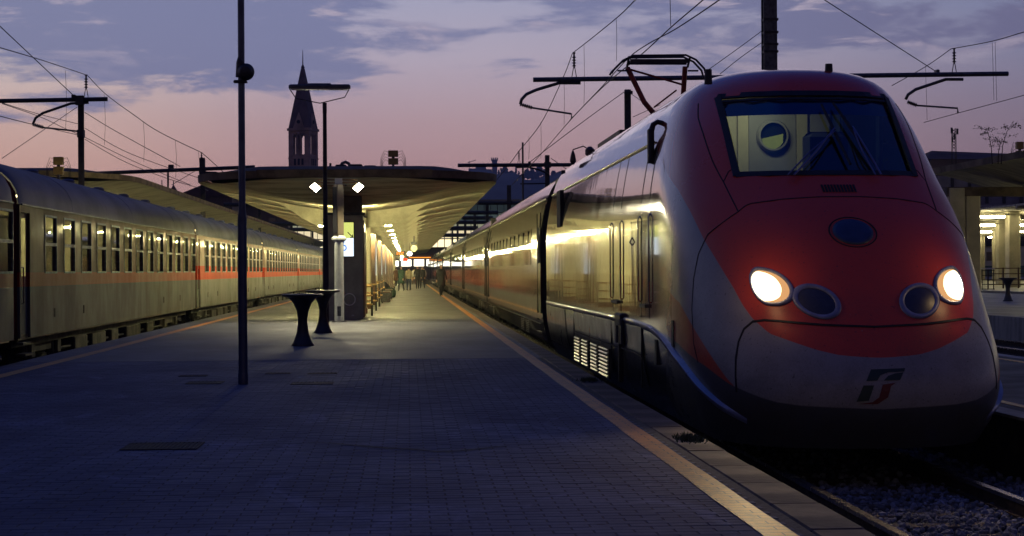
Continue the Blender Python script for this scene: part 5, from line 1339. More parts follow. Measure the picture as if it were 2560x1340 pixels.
wire([(212, 343, 61), (345, 408, 80), (475, 462, 105)], .010, "lower wire from the left mast towards the second mast")
wire([(212, 348, 61), (320, 408, 78), (430, 450, 98), (520, 476, 120)], .010, "lowest wire from the left mast towards the second mast")
wire([(430, 462, 100), (500, 420, 102)], .010, "short stay rising to the second left mast")
for i, (px, y0_, y1_, Y) in enumerate(((165, 176, 320, 56), (262, 234, 362, 66), (360, 303, 404, 79), (440, 350, 444, 92), (498, 380, 455, 101))):
    wire([(px - 2, y0_, Y), (px + 1, (y0_ + y1_) / 2, Y), (px - 1, y1_, Y)], .006, "thin dropper over the old coaches, %s from the left" % words[i], "droppers between the wires")
# right hand line over the red train
wire([(1625, -35, 35), (1588, 0, 38), (1545, 42, 42), (1470, 103, 50), (1431, 133, 55)], .013, "upper wire rising from the long beam's insulator to the top edge")
wire([(1431, 133, 55), (1405, 200, 61), (1350, 312, 76), (1297, 378, 99)], .013, "sagging wire between the two right hand insulators")
wire([(1297, 378, 99), (1270, 415, 112), (1225, 470, 135)], .012, "wire running on beyond the castle beam's insulator")
X_ = 4.45
wire([(px, py, cY(px, X_)) for px, py in ((1800, -40), (1755, 2), (1680, 66), (1605, 135), (1510, 215), (1428, 298), (1350, 388), (1280, 462))], .011, "contact wire over the pantograph, left strand")
wire([(px, py, cY(px, X_)) for px, py in ((1835, -30), (1798, 0), (1690, 72), (1620, 110), (1568, 148), (1500, 222), (1425, 300))], .011, "contact wire over the pantograph, right strand")
wire([(1905, 77, 55), (1840, 125, 60), (1760, 182, 66)], .012, "upper of two wires left of the thick mast")
wire([(1905, 106, 55), (1850, 145, 60), (1800, 185, 66)], .012, "lower of two wires left of the thick mast")
wire([(1560, 230, 77), (1450, 310, 88), (1326, 404, 99)], .012, "straight wire from the plain mast down to the castle beam")
wire([(1580, 236, 77), (1640, 278, 70)], .010, "short stay right of the plain mast")
wire([(1583, 292, 77), (1650, 262, 72)], .010, "short wire at the pantograph's foot")
wire([(1378, 396, 99), (1420, 425, 96)], .012, "short stay right of the castle mast")
wire([(1675, -20, 29), (1676, 30, 29), (1677, 66, 29)], .006, "thin dropper hanging from the top edge above the pantograph", "droppers between the wires")
for i, (px, y0_, y1_, Y) in enumerate(((1541, 48, 152, 43), (1460, 112, 262, 51), (1410, 190, 318, 58), (1352, 305, 396, 75), (1322, 340, 398, 86))):
    wire([(px, y0_, Y), (px + 1, (y0_ + y1_) / 2, Y), (px, y1_, Y)], .006, "thin dropper left of the red train, %s from the right" % words[i], "droppers between the wires")
wire([(2040, -16, 45), (2062, 0, 46), (2339, 178, 55)], .014, "steep cable from the top edge down to the long beam's right part")
wire([(2600, 72, 44), (2560, 80, 45), (2480, 103, 49), (2378, 122, 55), ], .013, "upper wire from the right insulator to the right edge")
wire([(2378, 122, 55), (2315, 166, 60), (2230, 214, 66)], .013, "upper wire from the right insulator back behind the train")
wire([(2600, 226, 47), (2560, 238, 48), (2390, 284, 55), (2310, 306, 60)], .011, "contact wire at the right edge")
for i, (px, y0_, y1_, Y) in enumerate(((2485, 106, 250, 50), (2492, 104, 252, 50), (2318, 165, 300, 59))):
    wire([(px - 4, y0_, Y), (px, y1_, Y)], .006, "thin dropper at the right edge, %s from the right" % ["second", "first", "third"][i], "droppers between the wires")

# ================================================================ skyline
# bell tower
BT = 420.0
a, b = at(725, 420, BT), at(792, 420, BT); tx, tw = (a.x + b.x) / 2, (b.x - a.x) / 2 * .83
zc = at(757, 322, BT).z; zs = at(757, 172, BT).z
tower = empty("bell_tower", (tx, BT, 0)); tower.rotation_euler = (0, 0, R(-21)); tag(tower, "brown stone bell tower with tall pointed spire and arched openings", "bell tower")
tm = mat("tower_stone", (.46, .31, .23), .85, 0, .3, .35, .2); td = mat("tower_opening", (.012, .010, .012), .9, 0, 0); tsp = mat("spire_brick", (.15, .095, .095), .85, 0, .25, .5, .1)
h1 = at(757, 345, BT).z; h0 = at(757, 375, BT).z
k_ = MB(); k_.box(-tw, tw, -tw, tw, 0, h0 - 1.2)
for sx in (-1, 1):
    for sy in (-1, 1): k_.box(sx * tw * .78 - tw * .22, sx * tw * .78 + tw * .22, sy * tw * .78 - tw * .22, sy * tw * .78 + tw * .22, h0 - 1.2, h1 + 1.0)
k_.box(-tw, tw, -tw, tw, h1 + 1.0, zc - .6); k_.build("shaft", tm, tower)
for f_ in range(4):
    Rz = Matrix.Rotation(f_ * math.pi / 2, 4, 'Z')
    for i in (-1, 0, 1):
        k_ = MB()
        if i < 1: k_.box(tw * (.37 * i + .185) - .10, tw * (.37 * i + .185) + .10, -tw + .1, -tw + .35, h0 - 1.2, h1 + .4, 0, Rz); k_.build("colonnette", tm, tower)
        k_ = MB(); cxx = tw * .37 * i; arch = [(cxx - .36, h1 + .2), (cxx - .36, h1 + 1.02), (cxx + .36, h1 + 1.02), (cxx + .36, h1 + .2), (cxx + .25, h1 + .6), (cxx, h1 + .8), (cxx - .25, h1 + .6)]
        k_.prism([Rz @ Vector((x, -tw + .05, z)) for x, z in arch], Rz.to_3x3() @ Vector((0, .4, 0))); k_.build("arch", tm, tower)
        k_ = MB(); k_.box(cxx - .28, cxx + .28, -tw - .03, -tw + .0, at(757, 412, BT).z - .2, at(757, 398, BT).z, 0, Rz); k_.build("window", td, tower)
k_ = MB(); k_.box(-tw * 1.10, tw * 1.10, -tw * 1.10, tw * 1.10, zc - .6, zc); k_.build("cornice", tm, tower)
k_ = MB(); k_.box(-tw * 1.04, tw * 1.04, -tw * 1.04, tw * 1.04, h0 - 2.2, h0 - 1.9); k_.build("string_course", tm, tower)
k_ = MB(); s_ = tw * 1.0; zt2 = zs
k_.add([(-s_, -s_, zc), (s_, -s_, zc), (s_, s_, zc), (-s_, s_, zc), (-.35, -.35, zt2), (.35, -.35, zt2), (.35, .35, zt2), (-.35, .35, zt2)], [(0, 1, 5, 4), (1, 2, 6, 5), (2, 3, 7, 6), (3, 0, 4, 7), (4, 5, 6, 7)]); k_.build("spire", tsp, tower)
k_ = MB(); k_.lathe([(.35, zt2), (.5, zt2 + .3), (.3, zt2 + .7), (.15, zt2 + 1.0), (.05, zt2 + 4.5)], n=8); k_.build("finial", tsp, tower)
for f_ in range(4):
    Rz = Matrix.Rotation(f_ * math.pi / 2, 4, 'Z'); k_ = MB(); zg = at(757, 283, BT).z
    k_.add([Rz @ Vector(v) for v in ((-s_ * .55, -s_ * 1.02, zc), (s_ * .55, -s_ * 1.02, zc), (0, -s_ * 1.0, zg), (0, -s_ * .2, zg - .3), (-s_ * .55, -s_ * .3, zc), (s_ * .55, -s_ * .3, zc))], [(0, 1, 2), (1, 5, 3, 2), (4, 0, 2, 3), (0, 4, 5, 1)]); g_ = k_.build("gable", tm, tower)
    k_ = MB(); k_.lathe([(.45, -.05), (.45, .05)], (0, 0, 0), 10, 0, 'Y'); q_ = k_.build("oculus", td, g_); q_.matrix_local = Rz @ Matrix.Translation((0, -s_ * 1.03, zc + (zg - zc) * .4))
# hill with castle
hm = mat("wooded_hill", (.05, .065, .045), .95, 0, .4, .01, .2)
prof = [(500, 560), (620, 520), (760, 500), (900, 480), (1050, 462), (1120, 446), (1170, 434), (1185, 421), (1225, 423), (1250, 440), (1275, 436), (1300, 446), (1330, 452), (1350, 440), (1400, 436), (1450, 446), (1550, 470), (1750, 500), (2100, 470), (2360, 450), (2600, 440)]
HY = 2200.0
def hz(px): return at(px, lerp(prof, px), HY).z
pxs = list(range(420, 2700, 20)); k_ = MB()
rows_ = []
for dy, f_ in ((-1300, 0.0), (-900, .25), (-600, .5), (-350, .74), (-150, .92), (0, 1), (200, .93), (500, .6), (900, .0)):
    rows_.append([(at(px, 600, HY).x * (1 + dy / HY * .6), HY + dy, -2 + (hz(px) + 2) * f_ * (1 + .05 * math.sin(px * .05 + dy)) if dy else hz(px)) for px in pxs])
k_.grid(rows_); hill = tag(k_.build("hill", hm, smooth=True), "wooded hill beyond the city", kind='structure')
cs = mat("castle_stone", (.14, .13, .12), .9, 0, .2, .02)
def far_box(name, x0, x1, y0_, y1_, Y, label=None, cat=None, parent=None, m=cs, dep=None, org=None):
    a, b = at(x0, y1_, Y), at(x1, y0_, Y); dep = dep or (b.x - a.x)
    k_ = MB(); o_ = org or Vector((0, 0, 0)); k_.box(a.x - o_.x, b.x - o_.x, Y - o_.y, Y + dep - o_.y, a.z - o_.z, b.z - o_.z); o = k_.build(name, m, parent)
    if label: tag(o, label, cat)
    return o
org = at(1237, 440, HY - 20); ct = empty("castle_tower", tuple(org)); tag(ct, "distant square tower with flared battlements on the hill", "tower")
far_box("shaft", 1231, 1243, 403, 445, HY - 20, parent=ct, org=org)
k_ = MB(); a, b = at(1231, 405, HY - 20) - org, at(1243, 405, HY - 20) - org; a2, b2 = at(1228, 399, HY - 20) - org, at(1245, 399, HY - 20) - org; dd = b.x - a.x
k_.add([(a.x, 0, a.z), (b.x, 0, b.z), (b.x, dd, b.z), (a.x, dd, a.z), (a2.x, -1.5, a2.z), (b2.x, -1.5, b2.z), (b2.x, dd + 1.5, b2.z), (a2.x, dd + 1.5, a2.z)], [(3, 2, 1, 0), (0, 1, 5, 4), (1, 2, 6, 5), (2, 3, 7, 6), (3, 0, 4, 7), (4, 5, 6, 7)]); k_.build("flare", cs, ct)
for i in range(4): far_box("merlon", 1228 + i * 4.7, 1231 + i * 4.7, 394, 399, HY - 21, parent=ct, org=org)
cs_e = empty("castle", tuple(at(1200, 430, HY - 30))); tag(cs_e, "distant long castle building left of the flared tower", "castle")
o1 = cs_e.location.copy()
far_box("wing", 1172, 1195, 421, 445, HY - 30, parent=cs_e, org=o1); far_box("keep", 1190, 1215, 417, 445, HY - 28, parent=cs_e, org=o1); far_box("wing", 1213, 1230, 423, 445, HY - 26, parent=cs_e, org=o1)
e = empty("tower_crane", tuple(at(1173, 440, HY))); tag(e, "thin distant crane behind the castle", "crane")
o1 = e.location.copy(); k_ = MB(); k_.cyl(Vector((0, 0, 0)), at(1173, 402, HY) - o1, .5, 4); k_.build("mast", M['wire'], e); k_ = MB(); k_.cyl(at(1169, 407, HY) - o1, at(1190, 400, HY) - o1, .5, 4); k_.build("jib", M['wire'], e)
# hill trees
tfol = mat("dark_foliage", (.045, .06, .035), .95, 0, .4, .2, .2)
def crown(mb, c, rx, rz, n, seed, leaf):
    r = random.Random(seed)
    for i in range(n):
        t, ph_ = r.uniform(0, 6.283), math.acos(r.uniform(-1, 1)); q = r.uniform(.55, 1.0) ** .5
        p = Vector(c) + Vector((rx * q * math.sin(ph_) * math.cos(t), rx * q * math.sin(ph_) * math.sin(t), rz * q * math.cos(ph_)))
        a_ = Vector((r.uniform(-1, 1), r.uniform(-1, 1), r.uniform(-1, 1))).normalized(); b_ = a_.orthogonal().normalized(); c_ = a_.cross(b_); s_ = leaf * r.uniform(.6, 1.3)
        mb.add([p + b_ * s_, p + c_ * s_, p - b_ * s_, p - c_ * s_], [(0, 1, 2, 3)])
for i, (px, top, w_, cyp) in enumerate(((1247, 424, 3, 1), (1253, 420, 4, 1), (1262, 418, 14, 0), (1278, 428, 10, 0), (1290, 418, 4, 1), (1297, 428, 5, 1), (1318, 424, 14, 0), (1330, 418, 10, 0), (1348, 417, 16, 0), (1362, 424, 12, 0), (1384, 428, 10, 0), (1400, 430, 14, 0), (1270, 438, 5, 1), (1306, 436, 8, 0), (1340, 430, 12, 0), (1420, 434, 14, 0))):
    Y = HY - 40 - (i % 3) * 15; base = at(px, lerp(prof, px) + 4, Y); tp = at(px, top, Y); s = Y / 4400; hh = tp.z - base.z
    e = empty("cypress_tree" if cyp else "umbrella_pine", tuple(base)); tag(e, "%s on the castle hill, %s from the left" % ("slim dark cypress" if cyp else "rounded dark tree", (words + ["twenty-first"])[i]), "tree", "trees on the castle hill")
    k_ = MB(); k_.cyl((0, 0, -2), (0, 0, hh * .5), .6, 5, .4); k_.build("trunk", M['railside'], e)
    k_ = MB()
    if cyp: crown(k_, (0, 0, hh * .5), w_ * s * .45, hh * .5, 60, i, 1.2)
    else:
        crown(k_, (0, 0, hh * .62), w_ * s * .5, hh * .4, 130, i, 1.7); crown(k_, (w_ * s * .25, 0, hh * .45), w_ * s * .35, hh * .25, 60, i + 50, 1.5)
    k_.build("crown", tfol, e)
# nearer city roofs
bm_ = mat("brown_city_wall", (.10, .065, .06), .9, 0, .25, .15); rm_ = mat("tile_roof", (.09, .045, .04), .9, 0, .3, .3)
def house(px0, px1, ytop, yeave, Y, label, gable=True, dep=14):
    a, b = at(px0, yeave, Y), at(px1, yeave, Y); t_ = at((px0 + px1) / 2, ytop, Y).z; W_ = b.x - a.x
    e = empty("city_building", (a.x, Y, -.8)); tag(e, label, "building")
    k_ = MB(); k_.box(0, W_, 0, dep, 0, a.z + .8); k_.build("wall", bm_, e)
    k_ = MB()
    z0_, z1_ = a.z + .8, t_ + .8
    k_.add([(-.4, -.4, z0_), (W_ + .4, -.4, z0_), (W_ / 2, -.4, z1_), (-.4, dep + .4, z0_), (W_ + .4, dep + .4, z0_), (W_ / 2, dep + .4, z1_)], [(0, 1, 2), (5, 4, 3), (0, 2, 5, 3), (1, 4, 5, 2), (0, 3, 4, 1)]); k_.build("roof", rm_, e)
    n_ = max(1, int(W_ / 4)); w0_ = None
    for i in range(n_):
        for zz in (a.z - 2.2, a.z - 5.4):
            k_ = MB(); k_.box(-.5, .5, -.05, .02, zz, zz + 1.5)
            if w0_ is None: w0_ = k_.build("window", M['glassdark'], e); o = w0_; o.data.name = "window"
            else: o = k_.build("window", M['glassdark'], e)
            o.location = ((i + .5) * W_ / n_, 0, 0)
house(440, 580, 461, 492, 230, "brown gabled building behind the second left mast")
house(560, 720, 500, 520, 260, "low dark building behind the left canopy edge")
house(-80, 240, 520, 540, 240, "low dark building behind the left train")
for i, (px, yt, yb) in enumerate(((405, 460, 485), (434, 461, 486))):
    a = at(px, yb, 300); t_ = at(px, yt, 300).z; w_ = 12 * 300 / 4400
    e = empty("church_turret", (a.x, 300, -.8)); tag(e, ["left one of two small pointed turrets on the skyline", "right one of two small pointed turrets on the skyline"][i], "turret")
    k_ = MB(); k_.box(-w_, w_, -w_, w_, 0, a.z + .8); k_.build("body", bm_, e)
    k_ = MB(); z0_ = a.z + .8; k_.add([(-w_ * 1.1, -w_ * 1.1, z0_), (w_ * 1.1, -w_ * 1.1, z0_), (w_ * 1.1, w_ * 1.1, z0_), (-w_ * 1.1, w_ * 1.1, z0_), (0, 0, t_ + .8)], [(0, 1, 4), (1, 2, 4), (2, 3, 4), (3, 0, 4), (3, 2, 1, 0)]); k_.build("roof", rm_, e)
    k_ = MB(); k_.cyl((0, 0, t_ + .7), (0, 0, t_ + 1.5), .08, 5); k_.build("finial", M['wire'], e)
# station head house with glazed screen
hh_ = empty("station_building", (0, 262, -.8)); tag(hh_, "long station hall closing the platforms with lit glazing high up", "building")
k_ = MB(); k_.box(-45, 26, 3, 30, 0, 5.6); k_.box(-45, 26, 6, 30, 5.6, 13.0); k_.build("wall", mat("hall_wall", (.10, .09, .10), .8, 0, .2, .3), hh_)
GL = [(5.7, .0, (1, .84, .50), 1.6), (7.0, .0, (1, .84, .52), .85), (8.3, 0, (.9, .9, .6), .30), (9.6, 0, (.45, .62, .6), .10), (10.9, 0, (.3, .42, .45), .06)]
gmats = [glow("lit_hall_glass_%s" % n_, c_, s_) for n_, (_, _, c_, s_) in zip(("bright", "warm", "mid", "dim", "dark"), GL)]
for r_, (z0_, _, _, _) in enumerate(GL):
    p0_ = None
    for i in range(35):
        if p0_ is None: k_ = MB(); k_.box(.06, 1.94, 2.9, 2.95, z0_ + .06, z0_ + 1.24); p0_ = k_.build("pane", gmats[r_], hh_); o = p0_
        else: o = p0_.copy(); COL.objects.link(o)
        o.location = (-44.5 + i * 2.0, 0, 0)
k_ = MB()
for i in range(71): k_.box(-44.55 + i, -44.47 + i, 2.80, 2.96, 5.7, 12.2)
for z0_ in (5.64, 6.98, 8.28, 9.58, 10.88, 12.18): k_.box(-45, 26, 2.75, 2.97, z0_ - .07, z0_ + .07)
o = k_.build("glazing_bars", M['black'], hh_); tag(o, kind='stuff')
p0_ = None
for i in range(22):
    if p0_ is None: k_ = MB(); k_.box(0, 1.5, 2.88, 2.93, 2.9, 3.9); p0_ = k_.build("shop_window", M['whiteled'], hh_); o = p0_
    else: o = p0_.copy(); COL.objects.link(o)
    o.location = (-20 + i * 1.9, 0, 0)
k_ = MB(); k_.box(-20, 22, 2.85, 2.93, 4.15, 4.25); k_.build("shop_window", M['orange'], hh_)
# right background
e = empty("city_building", (0, 262, 0)); tag(e, "low dark roofed building beyond the right hand canopy", "building")
a, b = at(2330, 398, 262), at(2700, 398, 262); t_ = at(2420, 369, 262).z
k_ = MB(); k_.box(a.x, b.x, 0, 14, -.8, a.z); k_.build("wall", bm_, e); k_ = MB(); k_.add([(a.x - 1, -.5, a.z), (b.x, -.5, a.z), (b.x, -.2 + 7, t_ - .8), (a.x + 2, 6.8, t_), (a.x - 1, 14.5, a.z), (b.x, 14.5, a.z)], [(0, 1, 2, 3), (3, 2, 5, 4), (0, 3, 4)]); k_.build("roof", rm_, e)
a = at(2385, 372, 150); H = at(2385, 321, 150).z - a.z
e = empty("radio_mast", tuple(a)); tag(e, "small lattice radio mast on the dark roof at the right", "radio mast")
for sx in (-1, 1):
    for sy in (-1, 1): k_ = MB(); k_.cyl((sx * .16, sy * .16, -2), (sx * .14, sy * .14, H), .03, 5); k_.build("leg", M['wire'], e)
for k in range(7):
    k_ = MB(); z0_ = H * k / 7; k_.cyl((-.16, -.16, z0_), (.16, -.16, z0_ + H / 7), .025, 4); k_.cyl((.16, .16, z0_), (-.16, .16, z0_ + H / 7), .025, 4); k_.build("brace", M['wire'], e)
for sx, z0_ in ((-.26, H * .75), (.26, H * .7), (.0, H * .45), (-.2, H * .3)): k_ = MB(); k_.bevbox(sx - .07, sx + .07, -.25, -.12, z0_, z0_ + .5, .01); k_.build("antenna_panel", M['darksteel'], e)
# weeds growing on the canopy roof
lf = mat("weed_leaf", (.05, .075, .03), .8, 0, .3, 6)
for i, (px, top, lean) in enumerate(((2478, 318, -.3), (2500, 306, .5), (2492, 345, .2))):
    Y = 52; base = at(px + 3, 402, Y); tp = at(px, top, Y); H = tp.z - base.z
    e = empty("roof_weed", tuple(base)); tag(e, ["spindly leafy weed leaning left on the right hand canopy roof", "tallest spindly weed leaning right on the canopy roof", "short bushy weed between the two tall ones"][i], "plant")
    stem = [Vector((0, 0, -.1)), Vector((lean * .1, 0, H * .4)), Vector((lean * .35, 0, H * .75)), Vector((lean * .7 + .02, 0, H))]
    k_ = MB(); k_.tube(stem, [.016, .012, .009, .004], 5)
    r_ = random.Random(i + 5); tips = []
    for q in range(9):
        t = r_.uniform(.35, .95); bse = stem[1].lerp(stem[3], t); d = Vector((r_.choice((-1, 1)) * r_.uniform(.12, .4), r_.uniform(-.2, .2), r_.uniform(-.02, .2))); k_.tube([bse, bse + d], .004, 4); tips.append((bse, d))
    k_.build("stem", M['railside'], e); k_ = MB()
    for bse, d in tips + [(stem[2], stem[3] - stem[2]), (stem[1], stem[2] - stem[1])]:
        for q in range(9):
            p_ = bse + d * r_.uniform(.2, 1.05) + Vector((r_.uniform(-.05, .05), r_.uniform(-.05, .05), r_.uniform(-.05, .05))); a_ = Vector((r_.uniform(-1, 1), r_.uniform(-1, 1), r_.uniform(-1, 1))).normalized(); b_ = a_.orthogonal().normalized(); c_ = a_.cross(b_); s_ = r_.uniform(.018, .036)
            k_.add([p_ + b_ * s_, p_ + c_ * s_ * .6, p_ - b_ * s_, p_ - c_ * s_ * .6], [(0, 1, 2, 3)])
    k_.build("leaves", lf, e)
cablebox(2552, 353, 395, 56, 18, "stacked pair of yellow cable boxes at the right edge of the photo", 4.9)
# grass tufts in the kerb joints
def tuft(px, py, n, label, w_):
    Y = CAMZ * 4400 / (py - 678); c0 = at(px, py, Y); r_ = random.Random(px); k_ = MB()
    for i in range(n):
        x, y = c0.x + r_.gauss(0, w_ * .5), c0.y + r_.gauss(0, w_); h = r_.uniform(.02, .06); d = Vector((r_.uniform(-.03, .03), r_.uniform(-.03, .03), h)); s_ = Vector((.004, 0, 0))
        b_ = Vector((x, y, .0)); k_.add([b_ - s_, b_ + s_, b_ + d * .6 + s_ * .6, b_ + d], [(0, 1, 2, 3)])
    tag(k_.build("grass_tuft", lf), label, "grass", kind="stuff")
tuft(1722, 1108, 420, "low grass tuft growing between the yellow line and the kerb", .10)
tuft(1472, 957, 260, "smaller grass tuft further along the kerb", .12)

# ================================================================ people
skin = mat("skin", (.42, .25, .17), .6, 0, .1); hair = mat("dark_hair", (.03, .02, .015), .7, 0, .2); greyhair = mat("grey_hair", (.3, .29, .27), .7, 0, .2)
shoe = mat("dark_shoe", (.015, .012, .01), .4, 0, 0)
def cloth(n_, c_): return mat(n_, c_, .85, 0, .2, 12)
def person(x, y, rz, top, legs, label, h=1.72, stride=.18, long_coat=False, hair_m=None, arm=.1):
    s = h / 1.72; J = {}
    def a(n_, p, r, par): J[n_] = (Vector(p) * s, r * s, par)
    st = stride
    a('pelvis', (0, 0, .93), .155, None); a('waist', (0, 0, 1.06), .14, 'pelvis'); a('chest', (0, -.01, 1.27), .17, 'waist'); a('neckb', (0, 0, 1.43), .085, 'chest'); a('neck', (0, -.01, 1.50), .055, 'neckb'); a('head', (0, -.02, 1.575), .085, 'neck'); a('crown', (0, -.01, 1.665), .08, 'head')
    for sx, f_ in ((-1, 1), (1, -1)):
        k = str(sx)
        a('hip' + k, (sx * .09, 0, .88), .105, 'pelvis'); a('knee' + k, (sx * .10, -f_ * st * .55 - .03, .48), .068, 'hip' + k); a('ankle' + k, (sx * .10, -f_ * st + (.10 if f_ < 0 else 0), .10), .045, 'knee' + k); a('toe' + k, (sx * .11, -f_ * st - .12 + (.10 if f_ < 0 else 0), .035), .032, 'ankle' + k)
        a('sh' + k, (sx * .17, 0, 1.38), .07, 'chest'); a('elb' + k, (sx * .23, f_ * arm + .02, 1.12), .05, 'sh' + k); a('wr' + k, (sx * .24, f_ * arm * 1.6 - .08, .89), .032, 'elb' + k); a('hand' + k, (sx * .235, f_ * arm * 1.6 - .11, .80), .034, 'wr' + k)
        for q in range(4): a('f%s%d' % (k, q), (sx * (.225 + q * .012), f_ * arm * 1.6 - .13 + q * .022, .72 + (.012 if q in (0, 3) else 0)), .0095, 'hand' + k)
        a('th' + k, (sx * .21, f_ * arm * 1.6 - .15, .77), .011, 'hand' + k)
    names = list(J); idx = {n_: i for i, n_ in enumerate(names)}
    me = bpy.data.meshes.new("body"); me.from_pydata([J[n_][0] for n_ in names], [(idx[n_], idx[J[n_][2]]) for n_ in names if J[n_][2]], [])
    o = bpy.data.objects.new("body", me); COL.objects.link(o)
    md = o.modifiers.new("s", 'SKIN'); me.skin_vertices.new() if not me.skin_vertices else None
    for i, n_ in enumerate(names): me.skin_vertices[0].data[i].radius = (J[n_][1] * (1.0 if n_ not in ('chest', 'waist', 'pelvis') else 1.05), J[n_][1] * (.72 if n_ in ('chest', 'waist') else 1)); 
    me.skin_vertices[0].data[0].use_root = True
    o.modifiers.new("u", 'SUBSURF').levels = 1
    dg = bpy.context.evaluated_depsgraph_get(); nm = bpy.data.meshes.new_from_object(o.evaluated_get(dg)); nm.name = "body"
    o.modifiers.clear(); o.data = nm
    nm.materials.clear()
    for m_ in (skin, top, legs, shoe, hair_m or hair): nm.materials.append(m_)
    for pl_ in nm.polygons:
        c_ = pl_.center / s; pl_.use_smooth = True
        if c_.z > 1.60 or (c_.z > 1.545 and c_.y > .0): mi = 4
        elif c_.z > 1.47: mi = 0
        elif c_.z < .085: mi = 3
        elif abs(c_.x) > .19 and c_.z < .88: mi = 0
        elif c_.z > (.55 if long_coat else .90) or (abs(c_.x) > .185 and c_.z > .86): mi = 1
        else: mi = 2
        pl_.material_index = mi
    root = empty("person", (x, y, 0), rz); tag(root, label, "person"); o.parent = root
    # face
    f = MB(); f.lathe([(.001, -.018), (.010, -.008), (.014, .012), (.004, .03)], (0, -.112 * s, 1.575 * s), 6); 
    for sx in (-1, 1): f.lathe([(.004, -.02), (.012, -.01), (.012, .012), (.004, .02)], (sx * .083 * s, -.01, 1.575 * s), 6)
    f.build("face", skin, root)
    cl_ = MB()
    if long_coat: cl_.lathe([(.235, .52), (.22, .7), (.20, .9), (.185, 1.02), (.19, 1.2), (.20, 1.32)], n=16); cl_.v = [(x_ * s, y_ * .78 * s, z_ * s) for x_, y_, z_ in cl_.v]
    else: cl_.lathe([(.185, .84), (.18, .93), (.17, 1.02), (.185, 1.2), (.195, 1.33)], n=16); cl_.v = [(x_ * s, y_ * .72 * s, z_ * s) for x_, y_, z_ in cl_.v]
    cl_.build("coat" if long_coat else "jacket", top, root, True)
    return root
dk_, gr_, bg_c, wh_ = cloth("black_cloth", (.02, .02, .024)), cloth("dark_green_cloth", (.03, .06, .045)), cloth("beige_cloth", (.30, .25, .17)), cloth("pale_cloth", (.4, .4, .38))
jn = cloth("blue_jeans", (.06, .08, .13)); brn = cloth("brown_cloth", (.12, .06, .04))
def ppl(px, foot, *a, **k):
    Y = CAMZ * 4400 / (foot - 678 + .0); p = at(px, foot + 3, Y); return person(p.x, Y, *a, **k)
ppl(1103, 741, R(15), dk_, dk_, "person in dark clothes standing on the yellow line by the train", h=1.74, long_coat=True)
ppl(1003, 728, R(-20), gr_, dk_, "person in long dark green coat walking in the aisle", h=1.72, long_coat=True)
ppl(1022, 727, R(180), bg_c, jn, "person in beige jacket and jeans in the aisle", h=1.66)
ppl(1044, 723, R(8), dk_, dk_, "person in black jacket with white shirt walking towards the camera", h=1.78, hair_m=greyhair)
ppl(1056, 722, R(-12), dk_, dk_, "person in black walking shoulder to shoulder with the grey haired one", h=1.74)
ppl(1035, 712, R(160), wh_, brn, "person in pale top further back in the aisle", h=1.68)
ppl(990, 716, R(200), brn, dk_, "person in brown coat near the benches at the back", h=1.7, long_coat=True)
ppl(762, 722, R(90), dk_, dk_, "dark clothed person beside the open coach door on the left", h=1.72, long_coat=True)
ppl(1060, 708, R(0), wh_, dk_, "small far person in pale top near the red train", h=1.7)
# luggage
def bag(px, foot, w_, d, h, m_, label, wheels=True):
    Y = CAMZ * 4400 / (foot - 678); p = at(px, foot, Y); e = empty("suitcase", (p.x, Y, 0)); tag(e, label, "suitcase")
    k_ = MB(); k_.bevbox(-w_ / 2, w_ / 2, -d / 2, d / 2, .04, h, .03); k_.build("shell", m_, e)
    k_ = MB(); k_.tube([(-w_ * .3, d * .3, h), (-w_ * .3, d * .3, h + .35), (w_ * .3, d * .3, h + .35), (w_ * .3, d * .3, h)], .012, 6); k_.build("handle", M['darksteel'], e)
    for sx in (-1, 1): k_ = MB(); k_.lathe([(.04, -.015), (.04, .015)], (sx * w_ * .35, 0, .04), 10, 0, 'X'); k_.build("wheel", M['black'], e)
bag(1067, 712, .55, .35, .5, dk_, "dark suitcase on wheels beside the walking pair")
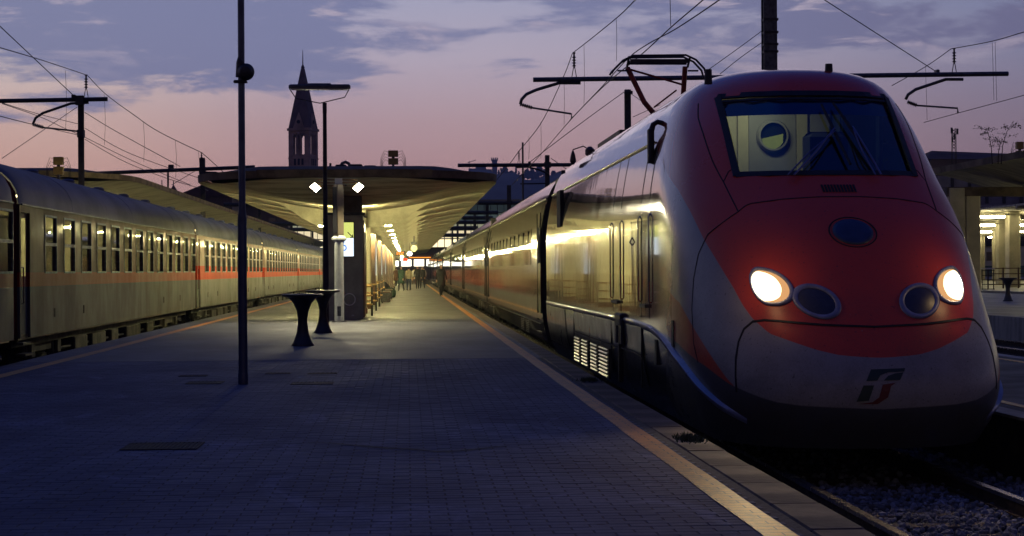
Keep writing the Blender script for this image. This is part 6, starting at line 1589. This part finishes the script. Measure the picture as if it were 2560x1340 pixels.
# dark heap of bags by the board
Y = CAMZ * 4400 / (743 - 678); p = at(958, 743, Y)
def soft_bag(dx, dy, s, m_, label):
    k_ = MB(); prof_ = [(.02, 0), (.30, .02), (.36, .18), (.33, .38), (.22, .52), (.05, .58)]; k_.lathe([(r_ * s, z_ * s) for r_, z_ in prof_], n=14)
    k_.v = [(x_ * (1 + .12 * noise.noise(Vector((x_, y_, z_)) * 4 + Vector((dx * 9, 0, 0)))), y_ * .8, z_ * (1 + .1 * noise.noise(Vector((x_, z_, dy)) * 6))) for x_, y_, z_ in k_.v]
    e = empty("travel_bag", (p.x + dx, Y + dy, 0)); tag(e, label, "bag"); k_.build("bag_body", m_, e, True); k_ = MB(); k_.tube([(-.12 * s, 0, .54 * s), (-.06 * s, 0, .68 * s), (.06 * s, 0, .68 * s), (.12 * s, 0, .54 * s)], .015, 6); k_.build("handle", M['black'], e)
soft_bag(-.15, 0, 1.5, dk_, "large black soft bag heaped by the brown board"); soft_bag(.35, -.3, .9, gr_, "small dark green bag lying beside the large black one")
# benches along the columns
bn0 = None
for i in range(4):
    if bn0 is None:
        e = empty("platform_bench"); bn0 = e
        k_ = MB(); k_.bevbox(-.22, .22, -.8, .8, .42, .47, .01); k_.build("seat", M['brown'], e)
        k_ = MB(); k_.bevbox(-.25, -.20, -.8, .8, .5, .85, .01); k_.build("backrest", M['brown'], e)
        for sy in (-.7, .7): k_ = MB(); k_.box(-.2, .2, sy - .03, sy + .03, 0, .42); k_.build("leg", M['darksteel'], e)
    else: e = copy_tree(bn0)
    e.location = (cx + .72, CY0 + 21 + i * 9, 0); tag(e, "dark platform bench beside the canopy columns, %s from the camera" % words[i], "bench", "benches along the columns")

# ================================================================ evening haze
hz_ = MB(); hz_.box(-1900, 1900, -60, 2900, -1.9, 150)
hm_ = bpy.data.materials.new("evening_haze"); hm_.use_nodes = True; g = NT(hm_.node_tree); g.n.clear()
pv = g.node("ShaderNodeVolumePrincipled"); pv.inputs["Color"].default_value = (.55, .68, 1, 1); pv.inputs["Density"].default_value = .00020; pv.inputs["Anisotropy"].default_value = .2
oo = g.node("ShaderNodeOutputMaterial"); g.l.new(pv.outputs[0], oo.inputs["Volume"])
tag(hz_.build("haze", hm_), kind='stuff')
scn.cycles.volume_bounces = 0
